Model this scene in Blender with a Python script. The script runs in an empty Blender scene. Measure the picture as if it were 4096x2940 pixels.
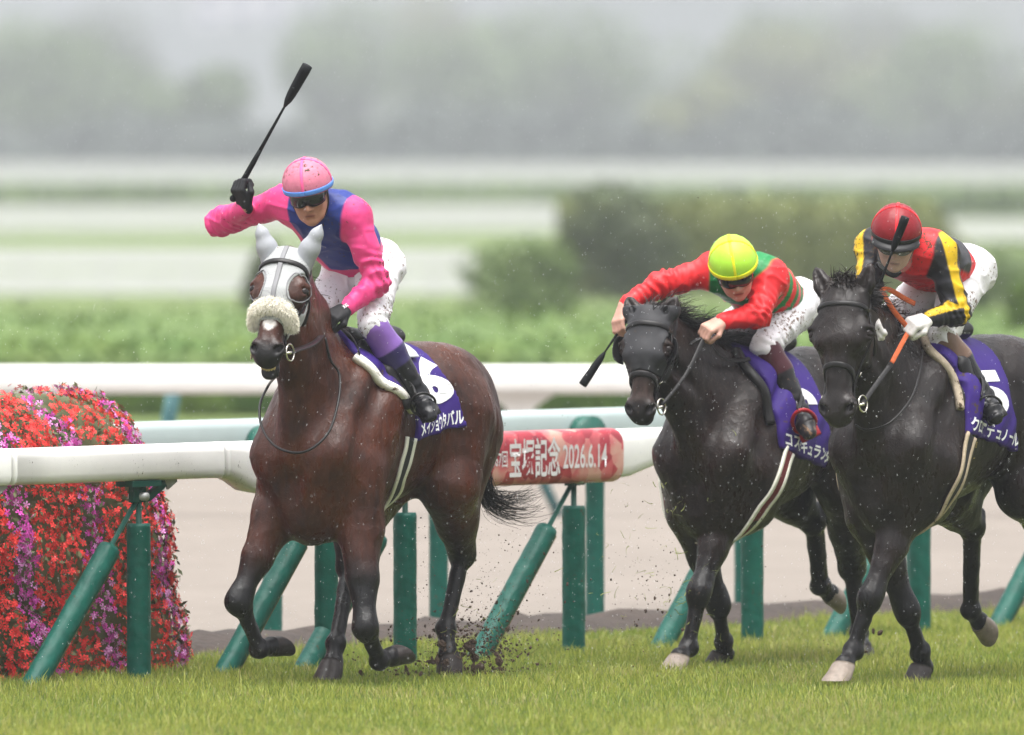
import bpy, bmesh, math, random
import numpy as np
from mathutils import Vector, Matrix
from mathutils.bvhtree import BVHTree

random.seed(7)
RNG = np.random.default_rng(11)
SC = bpy.context.scene
COL = SC.collection
R = math.radians

# ------------------------------------------------------------------ camera
CAM_H = 2.44
LENS = 400.0
FPX = 4096 * LENS / 36.0
PITCH = math.atan((1470 - 600) / FPX)
cam = bpy.data.cameras.new('camera')
cam.lens = LENS
cam.sensor_width = 36
cam.clip_start = 1
cam.clip_end = 5000
cam.dof.use_dof = True
cam.dof.focus_distance = 51.6
cam.dof.aperture_fstop = 2.8
cam.dof.aperture_blades = 9
camo = bpy.data.objects.new('camera', cam)
COL.objects.link(camo)
camo.location = (0, 0, CAM_H)
camo.rotation_euler = (math.pi / 2 - PITCH, 0, 0)
SC.camera = camo

# ------------------------------------------------------------------ sky, sun, exposure
SUN_EL, SUN_ROT = R(80), R(200)
w = bpy.data.worlds.new('World')
SC.world = w
w.use_nodes = True
nt = w.node_tree
nt.nodes.clear()
sky = nt.nodes.new('ShaderNodeTexSky')
sky.sky_type = 'NISHITA'
sky.sun_disc = False
sky.sun_elevation = SUN_EL
sky.sun_rotation = SUN_ROT
sky.air_density = 1.0
sky.dust_density = 6.0
sky.ozone_density = 1.0
hs = nt.nodes.new('ShaderNodeHueSaturation')
hs.inputs['Saturation'].default_value = 0.12
bg = nt.nodes.new('ShaderNodeBackground')
bg.inputs['Strength'].default_value = 0.12
ow = nt.nodes.new('ShaderNodeOutputWorld')
nt.links.new(sky.outputs[0], hs.inputs['Color'])
nt.links.new(hs.outputs[0], bg.inputs['Color'])
nt.links.new(bg.outputs[0], ow.inputs['Surface'])

sl = bpy.data.lights.new('sun', 'SUN')
sl.energy = 1.5
sl.angle = R(60)
sl.color = (1.0, 0.97, 0.93)
so = bpy.data.objects.new('sun', sl)
COL.objects.link(so)
# overcast: the light comes from nearly overhead
so.rotation_euler = (R(10), 0, R(20))
so.location = (0, 20, 30)

vs = SC.view_settings
vs.view_transform = 'Standard'
vs.look = 'None'
vs.gamma = 1
vs.use_curve_mapping = False
vs.exposure = 1.42
SC.cycles.use_denoising = True
SC.cycles.max_bounces = 6
SC.cycles.volume_bounces = 0
SC.cycles.transparent_max_bounces = 12

# ------------------------------------------------------------------ small helpers
def A3(v):
    return np.array(v, dtype=float)

def unit(v):
    v = A3(v)
    return v / (np.linalg.norm(v) + 1e-12)

CAM = A3((0, 0, CAM_H))
C_F = A3((0, math.cos(PITCH), -math.sin(PITCH)))
C_U = A3((0, math.sin(PITCH), math.cos(PITCH)))
C_R = A3((1, 0, 0))

def sight(px, py):
    """direction in which the photograph shows pixel (px, py)"""
    return C_F + C_R * (px - 2048) / FPX - C_U * (py - 1470) / FPX

def at(px, py, d):
    r = sight(px, py)
    return CAM + r * (d / r[1])

def at_z(px, py, z=0.0):
    r = sight(px, py)
    return CAM + r * ((z - CAM_H) / r[2])

class Frame:
    """a standing place on the ground with a heading; local x forward, y left, z up"""
    def __init__(s, px, py, d, th, wx):
        th = R(th)
        s.F = A3((-math.sin(th), -math.cos(th), 0))
        s.L = A3((math.cos(th), -math.sin(th), 0))
        s.U = A3((0, 0, 1))
        p = at(px, py, d)
        s.W = p
        s.O = p - s.F * wx
        s.O[2] = 0
        s.rz = math.atan2(s.F[1], s.F[0])
    def loc(s, wp):
        v = wp - s.O
        return A3((v @ s.F, v @ s.L, v @ s.U))
    def dir(s, v):
        v = A3(v)
        return A3((v @ s.F, v @ s.L, v @ s.U))
    def P(s, px, py, x=None, y=None, z=None):
        r = sight(px, py)
        n, v = (s.F, x) if x is not None else (s.L, y) if y is not None else (s.U, z)
        t = (v - (CAM - s.O) @ n) / (r @ n)
        return s.loc(CAM + r * t)

def tag(o, label=None, cat=None, group=None, kind=None):
    if label: o['label'] = label
    if cat: o['category'] = cat
    if group: o['group'] = group
    if kind: o['kind'] = kind
    return o

def empty(name, loc=(0, 0, 0), rz=0.0):
    o = bpy.data.objects.new(name, None)
    o.empty_display_size = 0.1
    COL.objects.link(o)
    o.location = loc
    o.rotation_euler = (0, 0, rz)
    return o

def link(name, me, mat=None, parent=None, smooth=True):
    o = bpy.data.objects.new(name, me)
    COL.objects.link(o)
    if mat is not None and not me.materials:
        for m in (mat if isinstance(mat, (list, tuple)) else [mat]):
            me.materials.append(m)
    if smooth and len(me.polygons):
        me.polygons.foreach_set('use_smooth', np.ones(len(me.polygons), dtype=bool))
    if parent is not None:
        o.parent = parent
    return o

def mesh_np(name, V, F):
    """V (n,3); F (m,3) or (m,4) int array"""
    me = bpy.data.meshes.new(name)
    V = np.asarray(V, dtype=np.float32)
    F = np.asarray(F, dtype=np.int32)
    m, k = F.shape
    me.vertices.add(len(V))
    me.vertices.foreach_set('co', V.ravel())
    me.loops.add(m * k)
    me.loops.foreach_set('vertex_index', F.ravel())
    me.polygons.add(m)
    me.polygons.foreach_set('loop_start', np.arange(0, m * k, k, dtype=np.int32))
    me.update(calc_edges=True)
    return me

def vcol(me, name, C):
    a = me.color_attributes.new(name, 'FLOAT_COLOR', 'POINT')
    C = np.asarray(C, dtype=np.float32)
    if C.shape[1] == 3:
        C = np.concatenate([C, np.ones((len(C), 1), np.float32)], 1)
    a.data.foreach_set('color', np.ascontiguousarray(C).ravel())

class MB:
    """collects boxes, tubes, lathes and quads for one mesh"""
    def __init__(s):
        s.v = []; s.f = []
    def add(s, V, F):
        b = len(s.v)
        s.v += [tuple(map(float, p)) for p in V]
        s.f += [tuple(int(i) + b for i in q) for q in F]
        return s
    def box(s, c, sx, sy, sz, rot=None):
        c = A3(c)
        M = np.eye(3) if rot is None else np.array(rot)
        V = []
        for z in (-1, 1):
            for (x, y) in ((-1, -1), (1, -1), (1, 1), (-1, 1)):
                V.append(c + M @ A3((x * sx / 2, y * sy / 2, z * sz / 2)))
        return s.add(V, [(3, 2, 1, 0), (4, 5, 6, 7), (0, 1, 5, 4), (1, 2, 6, 5), (2, 3, 7, 6), (3, 0, 4, 7)])
    def tube(s, pts, rad, n=8, cap=True, flat=None, up=None):
        pts = [A3(p) for p in pts]
        m = len(pts)
        if np.isscalar(rad): rad = [rad] * m
        T = []
        for i in range(m):
            T.append(unit(pts[min(i + 1, m - 1)] - pts[max(i - 1, 0)]))
        a = A3(up) if up is not None else (A3((0, 0, 1)) if abs(T[0][2]) < 0.9 else A3((1, 0, 0)))
        V = []
        for i in range(m):
            a = unit(a - T[i] * (a @ T[i]))
            b = np.cross(T[i], a)
            for k in range(n):
                q = 2 * math.pi * k / n
                V.append(pts[i] + rad[i] * (math.cos(q) * a * (flat or 1.0) + math.sin(q) * b))
        F = []
        for i in range(m - 1):
            for k in range(n):
                k2 = (k + 1) % n
                F.append((i * n + k, i * n + k2, (i + 1) * n + k2, (i + 1) * n + k))
        if cap:
            F.append(tuple(reversed(range(n))))
            F.append(tuple((m - 1) * n + k for k in range(n)))
        return s.add(V, F)
    def ribbon(s, pts, nrm, wid, thick):
        """a strap: centre points, outward normals, width and thickness"""
        m = len(pts)
        if np.isscalar(wid): wid = [wid] * m
        V = []; F = []
        for i in range(m):
            t = unit(pts[min(i + 1, m - 1)] - pts[max(i - 1, 0)])
            n_ = unit(nrm[i] - t * (nrm[i] @ t))
            b = np.cross(t, n_)
            c = pts[i]
            for (u_, v_) in ((-.5, -.5), (-.5, .2), (-.3, .5), (.3, .5), (.5, .2), (.5, -.5)):
                V.append(c + b * u_ * wid[i] + n_ * v_ * thick)
        k = 6
        for i in range(m - 1):
            for j in range(k):
                j2 = (j + 1) % k
                F.append((i * k + j, (i + 1) * k + j, (i + 1) * k + j2, i * k + j2))
        F.append(tuple(range(k)))
        F.append(tuple((m - 1) * k + j for j in reversed(range(k))))
        return s.add(V, F)
    def torus(s, c, ax, R_, r_, n=18, m=8, sx=1.0, e1=None):
        ax = unit(ax)
        e1 = unit(np.cross(ax, A3((0.3, 0.2, 1)))) if e1 is None else unit(A3(e1) - ax * (A3(e1) @ ax))
        e2 = np.cross(ax, e1)
        V = []; F = []
        for i in range(n):
            q = 2 * math.pi * i / n
            d = math.cos(q) * e1 * sx + math.sin(q) * e2
            for j in range(m):
                p = 2 * math.pi * j / m
                V.append(A3(c) + d * R_ + (unit(d) * math.cos(p) + ax * math.sin(p)) * r_)
        for i in range(n):
            for j in range(m):
                F.append((i * m + j, ((i + 1) % n) * m + j, ((i + 1) % n) * m + (j + 1) % m, i * m + (j + 1) % m))
        return s.add(V, F)
    def blob(s, c, rx, ry, rz, rot=None, n=10, m=7):
        c = A3(c); M = np.eye(3) if rot is None else np.array(rot)
        V = [c + M @ A3((0, 0, -rz))]; F = []
        for i in range(1, m):
            t = -math.pi / 2 + math.pi * i / m
            for k in range(n):
                q = 2 * math.pi * k / n
                V.append(c + M @ A3((rx * math.cos(t) * math.cos(q), ry * math.cos(t) * math.sin(q), rz * math.sin(t))))
        V.append(c + M @ A3((0, 0, rz)))
        for k in range(n):
            F.append((0, 1 + (k + 1) % n, 1 + k))
            F.append((len(V) - 1, len(V) - 1 - n + k, len(V) - 1 - n + (k + 1) % n))
        for i in range(m - 2):
            for k in range(n):
                F.append((1 + i * n + k, 1 + i * n + (k + 1) % n, 1 + (i + 1) * n + (k + 1) % n, 1 + (i + 1) * n + k))
        return s.add(V, F)
    def mesh(s, name='m'):
        me = bpy.data.meshes.new(name)
        me.from_pydata(s.v, [], s.f)
        me.update()
        return me
    def build(s, name, mat, parent=None, smooth=True, org=None):
        if org is not None:
            s.v = [tuple(A3(p) - A3(org)) for p in s.v]
        return link(name, s.mesh(name), mat, parent, smooth)

def bez(p0, p1, p2, p3, n=12):
    p0, p1, p2, p3 = map(A3, (p0, p1, p2, p3))
    return [(1 - t) ** 3 * p0 + 3 * (1 - t) ** 2 * t * p1 + 3 * (1 - t) * t * t * p2 + t ** 3 * p3 for t in np.linspace(0, 1, n)]

def spline(pts, n=8):
    """Catmull-Rom through pts"""
    P = [A3(p) for p in pts]
    P = [2 * P[0] - P[1]] + P + [2 * P[-1] - P[-2]]
    out = []
    for i in range(1, len(P) - 2):
        for t in np.linspace(0, 1, n, endpoint=False):
            a, b, c, d = P[i - 1], P[i], P[i + 1], P[i + 2]
            out.append(0.5 * (2 * b + (c - a) * t + (2 * a - 5 * b + 4 * c - d) * t * t + (-a + 3 * b - 3 * c + d) * t ** 3))
    out.append(P[-2])
    return out

# ------------------------------------------------------------------ materials
def nodes(name):
    m = bpy.data.materials.new(name)
    m.use_nodes = True
    n = m.node_tree.nodes
    return m, n, m.node_tree.links, n['Principled BSDF']

def rgba(c):
    return (c[0], c[1], c[2], 1.0)

def mat(name, col, rough=0.5, var=0.12, scale=20.0, bump=0.0, bscale=60.0, spec=0.25, metal=0.0, attr=None,
        mud=0.0, mudscale=38.0, mudcol=(0.075, 0.05, 0.03), sheen=0.0, coat=0.0, wet=0.0):
    m, n, l, b = nodes(name)
    tc = n.new('ShaderNodeTexCoord')
    if attr:
        src = n.new('ShaderNodeVertexColor'); src.layer_name = attr
        csock = src.outputs['Color']
    else:
        rg = n.new('ShaderNodeRGB'); rg.outputs[0].default_value = rgba(col)
        csock = rg.outputs[0]
    if var > 0:
        nz = n.new('ShaderNodeTexNoise'); nz.inputs['Scale'].default_value = scale; nz.inputs['Detail'].default_value = 5
        l.new(tc.outputs['Object'], nz.inputs['Vector'])
        mp = n.new('ShaderNodeMapRange')
        mp.inputs['From Min'].default_value = 0.25; mp.inputs['From Max'].default_value = 0.75
        mp.inputs['To Min'].default_value = 1 - var; mp.inputs['To Max'].default_value = 1 + var
        l.new(nz.outputs['Fac'], mp.inputs['Value'])
        mx = n.new('ShaderNodeVectorMath'); mx.operation = 'SCALE'
        l.new(csock, mx.inputs[0]); l.new(mp.outputs[0], mx.inputs['Scale'])
        csock = mx.outputs[0]
    rsock = None
    if mud > 0:
        a = n.new('ShaderNodeTexNoise'); a.inputs['Scale'].default_value = mudscale; a.inputs['Detail'].default_value = 4; a.inputs['Roughness'].default_value = 0.65
        c = n.new('ShaderNodeTexNoise'); c.inputs['Scale'].default_value = 5.0
        l.new(tc.outputs['Object'], a.inputs['Vector']); l.new(tc.outputs['Object'], c.inputs['Vector'])
        ad = n.new('ShaderNodeMath'); ad.operation = 'MULTIPLY_ADD'; ad.inputs[1].default_value = 0.55
        l.new(c.outputs['Fac'], ad.inputs[0]); l.new(a.outputs['Fac'], ad.inputs[2])
        st = n.new('ShaderNodeMapRange')
        st.inputs['From Min'].default_value = 0.98 - 0.24 * mud; st.inputs['From Max'].default_value = 1.06 - 0.24 * mud
        l.new(ad.outputs[0], st.inputs['Value'])
        mm = n.new('ShaderNodeMix'); mm.data_type = 'RGBA'
        l.new(st.outputs[0], mm.inputs[0]); l.new(csock, mm.inputs[6]); mm.inputs[7].default_value = rgba(mudcol)
        csock = mm.outputs[2]
        rr = n.new('ShaderNodeMapRange'); rr.inputs['To Min'].default_value = rough; rr.inputs['To Max'].default_value = 0.85
        l.new(st.outputs[0], rr.inputs['Value']); rsock = rr.outputs[0]
    l.new(csock, b.inputs['Base Color'])
    b.inputs['Roughness'].default_value = rough
    if rsock: l.new(rsock, b.inputs['Roughness'])
    b.inputs['Metallic'].default_value = metal
    b.inputs['Specular IOR Level'].default_value = spec
    if sheen: b.inputs['Sheen Weight'].default_value = sheen
    if coat:
        b.inputs['Coat Weight'].default_value = coat; b.inputs['Coat Roughness'].default_value = 0.15
    if bump > 0:
        bz = n.new('ShaderNodeTexNoise'); bz.inputs['Scale'].default_value = bscale; bz.inputs['Detail'].default_value = 6
        l.new(tc.outputs['Object'], bz.inputs['Vector'])
        bp = n.new('ShaderNodeBump'); bp.inputs['Strength'].default_value = bump; bp.inputs['Distance'].default_value = 0.01
        l.new(bz.outputs['Fac'], bp.inputs['Height']); l.new(bp.outputs[0], b.inputs['Normal'])
    return m

def coat_mat(name, mud=.05, wet=1.0, mudcol=(.10, .065, .04)):
    """short wet coat: colour by region, patchy gloss, clinging streaks, faint veins"""
    m, n, l, b = nodes(name)
    tc = n.new('ShaderNodeTexCoord')
    at_ = n.new('ShaderNodeVertexColor'); at_.layer_name = 'col'
    def nz(scale, detail=5, rough=.5, stretch=None):
        t = n.new('ShaderNodeTexNoise'); t.inputs['Scale'].default_value = scale; t.inputs['Detail'].default_value = detail; t.inputs['Roughness'].default_value = rough
        if stretch:
            mp = n.new('ShaderNodeMapping'); mp.inputs['Scale'].default_value = stretch
            l.new(tc.outputs['Object'], mp.inputs['Vector']); l.new(mp.outputs[0], t.inputs['Vector'])
        else:
            l.new(tc.outputs['Object'], t.inputs['Vector'])
        return t.outputs['Fac']
    def rng_(s_, a, b_, c, d):
        r = n.new('ShaderNodeMapRange'); r.inputs['From Min'].default_value = a; r.inputs['From Max'].default_value = b_
        r.inputs['To Min'].default_value = c; r.inputs['To Max'].default_value = d; l.new(s_, r.inputs['Value']); return r.outputs[0]
    def math_(op, a, b_):
        t = n.new('ShaderNodeMath'); t.operation = op
        for i, q in enumerate((a, b_)):
            if isinstance(q, (int, float)): t.inputs[i].default_value = q
            else: l.new(q, t.inputs[i])
        return t.outputs[0]
    big = nz(5.5, 4); strk = nz(26, 5, .6, (1.6, 1.6, .35)); fine = nz(210, 3)
    k = math_('ADD', rng_(big, .3, .7, .55, 1.45), rng_(strk, .3, .7, -.30, .30))
    sc_ = n.new('ShaderNodeVectorMath'); sc_.operation = 'SCALE'
    l.new(at_.outputs[0], sc_.inputs[0]); l.new(k, sc_.inputs['Scale'])
    csock = sc_.outputs[0]
    spl = rng_(nz(85, 4, .6), .66 - .10 * mud, .70 - .10 * mud, 0, 1)
    mm = n.new('ShaderNodeMix'); mm.data_type = 'RGBA'
    l.new(math_('MULTIPLY', spl, .6), mm.inputs[0]); l.new(csock, mm.inputs[6]); mm.inputs[7].default_value = rgba(mudcol)
    l.new(mm.outputs[2], b.inputs['Base Color'])
    l.new(math_('ADD', rng_(big, .35, .65, .46, .24), rng_(strk, .3, .7, .12, -.10)), b.inputs['Roughness'])
    b.inputs['Specular IOR Level'].default_value = .30 * wet
    vo = n.new('ShaderNodeTexVoronoi'); vo.feature = 'DISTANCE_TO_EDGE'; vo.inputs['Scale'].default_value = 7.5
    wp = n.new('ShaderNodeVectorMath'); wp.operation = 'MULTIPLY_ADD'; l.new(tc.outputs['Object'], wp.inputs[0]); wp.inputs[1].default_value = (1, 1, .6)
    nc = n.new('ShaderNodeTexNoise'); nc.inputs['Scale'].default_value = 6; l.new(tc.outputs['Object'], nc.inputs['Vector'])
    l.new(nc.outputs['Color'], wp.inputs[2]); l.new(wp.outputs[0], vo.inputs['Vector'])
    vein = rng_(vo.outputs['Distance'], 0, .045, 1, 0)
    hgt = math_('ADD', math_('MULTIPLY', strk, .55), math_('ADD', math_('MULTIPLY', fine, .10), math_('MULTIPLY', vein, .16)))
    hgt = math_('ADD', hgt, math_('MULTIPLY', nz(13, 3), 1.1))
    bp = n.new('ShaderNodeBump'); bp.inputs['Strength'].default_value = .40 * wet; bp.inputs['Distance'].default_value = .010
    l.new(hgt, bp.inputs['Height']); l.new(bp.outputs[0], b.inputs['Normal'])
    return m

# ------------------------------------------------------------------ signed distance modelling
class Sdf:
    def __init__(s):
        s.ops = []
        s.lo = A3((1e9,) * 3); s.hi = A3((-1e9,) * 3)
    def _grow(s, lo, hi):
        s.lo = np.minimum(s.lo, lo); s.hi = np.maximum(s.hi, hi)
    def cone(s, a, b, ra, rb, k=0.03, n=None, f=1.0, sub=False):
        a, b = A3(a), A3(b)
        r = max(ra, rb)
        lo = np.minimum(a, b) - r; hi = np.maximum(a, b) + r
        if not sub: s._grow(lo, hi)
        s.ops.append(('c', a, b, ra, rb, k, None if n is None else unit(n), f, sub, lo, hi)); return s
    def chain(s, pts, rads, k=0.03, n=None, f=1.0):
        for i in range(len(pts) - 1):
            fi = f if np.isscalar(f) else f[i]
            s.cone(pts[i], pts[i + 1], rads[i], rads[i + 1], k, n, fi)
        return s
    def chain_sub(s, pts, rads, k=0.03):
        for i in range(len(pts) - 1):
            s.cone(pts[i], pts[i + 1], rads[i], rads[i + 1], k, sub=True)
    def ell(s, c, rad, k=0.03, M=None, sub=False):
        """M rows: the ellipsoid's own axes"""
        c = A3(c); rad = A3(rad); r = rad.max()
        M = np.eye(3) if M is None else np.array(M, float)
        e = np.sqrt(((M * rad[:, None]) ** 2).sum(0))
        if not sub: s._grow(c - e, c + e)
        s.ops.append(('e', c, M, rad, k, sub, c - e, c + e)); return s
    def sph(s, c, r, k=0.02, sub=False):
        return s.ell(c, (r, r, r), k, None, sub)
    def dist(s, op, x, y, z):
        if op[0] == 'c':
            _, a, b, ra, rb, k, n, f, sub, lo, hi = op
            ba = b - a; L2 = ba @ ba + 1e-12
            px, py, pz = x - a[0], y - a[1], z - a[2]
            t = np.clip((px * ba[0] + py * ba[1] + pz * ba[2]) / L2, 0, 1)
            px = px - t * ba[0]; py = py - t * ba[1]; pz = pz - t * ba[2]
            q = px * px + py * py + pz * pz
            if n is not None:
                lt = px * n[0] + py * n[1] + pz * n[2]
                q = q + (1 / f ** 2 - 1) * lt * lt
            d = np.sqrt(np.maximum(q, 1e-12)) - (ra + t * (rb - ra))
            if n is not None: d = d * (0.5 + 0.5 * f)
            return d
        _, c, M, rad, k, sub, lo, hi = op
        px, py, pz = x - c[0], y - c[1], z - c[2]
        u = [(M[i, 0] * px + M[i, 1] * py + M[i, 2] * pz) / rad[i] for i in range(3)]
        k0 = np.sqrt(u[0] ** 2 + u[1] ** 2 + u[2] ** 2) + 1e-9
        k1 = np.sqrt((u[0] / rad[0]) ** 2 + (u[1] / rad[1]) ** 2 + (u[2] / rad[2]) ** 2) + 1e-9
        return k0 * (k0 - 1) / k1
    def grid(s, h, lo=None, hi=None, pad=0.03):
        lo = (s.lo if lo is None else A3(lo)) - pad
        hi = (s.hi if hi is None else A3(hi)) + pad
        ax = [np.arange(lo[i], hi[i] + h, h, dtype=np.float32) for i in range(3)]
        f = np.full([len(q) for q in ax], 0.2, dtype=np.float32)
        for op in s.ops:
            k, sub, olo, ohi = (op[5], op[8], op[9], op[10]) if op[0] == 'c' else (op[4], op[5], op[6], op[7])
            m = k + pad + 0.01
            sl_ = []
            for i in range(3):
                i0 = max(0, int((olo[i] - m - ax[i][0]) / h)); i1 = min(len(ax[i]), int((ohi[i] + m - ax[i][0]) / h) + 2)
                sl_.append(slice(i0, max(i0, i1)))
            if any(q.stop <= q.start for q in sl_): continue
            x = ax[0][sl_[0]][:, None, None]; y = ax[1][sl_[1]][None, :, None]; z = ax[2][sl_[2]][None, None, :]
            d = s.dist(op, x, y, z).astype(np.float32)
            g = f[tuple(sl_)]
            if sub:
                d = -d
                hh = np.maximum(k - np.abs(g - d), 0) / k
                f[tuple(sl_)] = np.maximum(g, d) + hh * hh * k * 0.25
            else:
                hh = np.maximum(k - np.abs(g - d), 0) / k
                f[tuple(sl_)] = np.minimum(g, d) - hh * hh * k * 0.25
        return ax, f

def surface(ax, f, smooth=1):
    """naive surface nets: field on a grid to a quad mesh"""
    nx, ny, nz = f.shape
    S = f < 0
    c = [S[i:nx - 1 + i, j:ny - 1 + j, k:nz - 1 + k] for i in (0, 1) for j in (0, 1) for k in (0, 1)]
    allin = c[0].copy(); anyin = c[0].copy()
    for q in c[1:]:
        allin &= q; anyin |= q
    act = anyin & ~allin
    idx = np.argwhere(act)
    if not len(idx):
        return np.zeros((0, 3)), np.zeros((0, 4), int)
    vid = np.full(act.shape, -1, dtype=np.int32)
    vid[act] = np.arange(len(idx))
    I, J, K = idx.T
    cor = [(i, j, k) for i in (0, 1) for j in (0, 1) for k in (0, 1)]
    val = {q: f[I + q[0], J + q[1], K + q[2]] for q in cor}
    acc = np.zeros((len(idx), 3)); cnt = np.zeros(len(idx))
    for q in cor:
        for d in range(3):
            if q[d] == 0:
                q2 = tuple(q[e] + (1 if e == d else 0) for e in range(3))
                a, b = val[q], val[q2]
                m = (a < 0) != (b < 0)
                t = np.where(m, a / np.where(m, a - b, 1), 0)
                for e in range(3):
                    acc[:, e] += np.where(m, q[e] + (t if e == d else 0), 0)
                cnt += m
    V = acc / cnt[:, None]
    h = ax[0][1] - ax[0][0]
    V = (V + idx) * h + A3((ax[0][0], ax[1][0], ax[2][0]))
    quads = []
    for d in range(3):
        e1, e2 = (d + 1) % 3, (d + 2) % 3
        sl0 = [slice(None)] * 3; sl1 = [slice(None)] * 3
        sl0[d] = slice(0, -1); sl1[d] = slice(1, None)
        a = S[tuple(sl0)]; b = S[tuple(sl1)]
        E = np.argwhere(a != b)
        E = E[(E[:, e1] > 0) & (E[:, e2] > 0) & (E[:, e1] < f.shape[e1] - 1) & (E[:, e2] < f.shape[e2] - 1)]
        if not len(E): continue
        inside = a[tuple(E.T)]
        o1 = np.zeros(3, int); o1[e1] = 1
        o2 = np.zeros(3, int); o2[e2] = 1
        q = [vid[tuple((E - o).T)] for o in (o1 + o2, o2, 0 * o1, o1)]
        Q = np.stack(q, 1)
        Q[~inside] = Q[~inside][:, ::-1]
        quads.append(Q)
    Q = np.concatenate(quads)
    Q = Q[(Q >= 0).all(1)]
    for _ in range(smooth):
        n = np.zeros(len(V)); sacc = np.zeros_like(V)
        for i in range(4):
            a, b = Q[:, i], Q[:, (i + 1) % 4]
            for e in range(3):
                sacc[:, e] += np.bincount(a, V[b, e], len(V)) + np.bincount(b, V[a, e], len(V))
            n += np.bincount(a, minlength=len(V)) + np.bincount(b, minlength=len(V))
        V = V * 0.5 + 0.5 * sacc / np.maximum(n, 1)[:, None]
    return V, Q

def waves(V, comps):
    """sum of plane waves: [(direction, wavelength, amplitude, phase)]"""
    r = np.zeros(len(V))
    for d, wl, amp, ph in comps:
        r += amp * np.sin(V @ unit(d) * (2 * math.pi / wl) + ph)
    return r

def noise3(V, scale, seed=0, oct_=3):
    """cheap smooth value noise on points, about -1..1"""
    V = np.asarray(V) * scale
    tot = np.zeros(len(V)); amp = 1.0; nrm = 0
    for o in range(oct_):
        P = V * (2 ** o) + 17.3 * o
        i = np.floor(P).astype(np.int64); fr = P - i
        fr = fr * fr * (3 - 2 * fr)
        def hsh(a):
            n = (a[:, 0] * 73856093) ^ (a[:, 1] * 19349663) ^ (a[:, 2] * 83492791) ^ (seed * 2654435 + o * 977)
            n = (n ^ (n >> 13)) * 1274126177
            n = (n ^ (n >> 16)) & 0xffff
            return n / 32767.5 - 1
        r = np.zeros(len(V))
        for dx in (0, 1):
            for dy in (0, 1):
                for dz in (0, 1):
                    wgt = (fr[:, 0] if dx else 1 - fr[:, 0]) * (fr[:, 1] if dy else 1 - fr[:, 1]) * (fr[:, 2] if dz else 1 - fr[:, 2])
                    r += wgt * hsh(i + np.array((dx, dy, dz)))
        tot += amp * r; nrm += amp; amp *= 0.5
    return tot / nrm

def normals(V, Q):
    n = np.zeros_like(V)
    fn = np.cross(V[Q[:, 2]] - V[Q[:, 0]], V[Q[:, 3]] - V[Q[:, 1]])
    for i in range(4):
        for e in range(3):
            n[:, e] += np.bincount(Q[:, i], fn[:, e], len(V))
    return n / (np.linalg.norm(n, axis=1)[:, None] + 1e-12)

def mixc(a, b, t):
    t = np.clip(t, 0, 1)[:, None]
    return np.asarray(a) * (1 - t) + np.asarray(b) * t

def sstep(a, b, x):
    t = np.clip((x - a) / (b - a), 0, 1)
    return t * t * (3 - 2 * t)
# ------------------------------------------------------------------ lettering
def text_pts(string, bold=0.0):
    """flat lettering fitted to the unit square: vertices (n,2) and triangles"""
    cu = bpy.data.curves.new('t', 'FONT')
    cu.body = string
    cu.offset = bold
    cu.resolution_u = 5
    ob = bpy.data.objects.new('t', cu)
    COL.objects.link(ob)
    dg = bpy.context.evaluated_depsgraph_get()
    me = bpy.data.meshes.new_from_object(ob.evaluated_get(dg))
    bpy.data.objects.remove(ob)
    bm = bmesh.new(); bm.from_mesh(me); bpy.data.meshes.remove(me)
    bmesh.ops.remove_doubles(bm, verts=bm.verts, dist=1e-5)
    bmesh.ops.triangulate(bm, faces=bm.faces)
    xs = [v.co.x for v in bm.verts]; ys = [v.co.y for v in bm.verts]
    span = max(max(xs) - min(xs), max(ys) - min(ys))
    for _ in range(4):
        ed = [e for e in bm.edges if e.calc_length() > span / 14]
        if not ed: break
        bmesh.ops.subdivide_edges(bm, edges=ed, cuts=1)
        bmesh.ops.triangulate(bm, faces=bm.faces)
    bm.verts.index_update()
    V = np.array([(v.co.x, v.co.y) for v in bm.verts]); F = np.array([[v.index for v in f.verts] for f in bm.faces])
    bm.free()
    lo = V.min(0); hi = V.max(0)
    return (V - lo) / (hi - lo), F

def lettering(name, string, place, material, parent, bold=0.0):
    """place(a, b): unit square to a point on the printed surface"""
    V, F = text_pts(string, bold)
    me = mesh_np(name, np.array([place(a, b) for a, b in V]), F)
    return link(name, me, material, parent, smooth=False)

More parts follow.
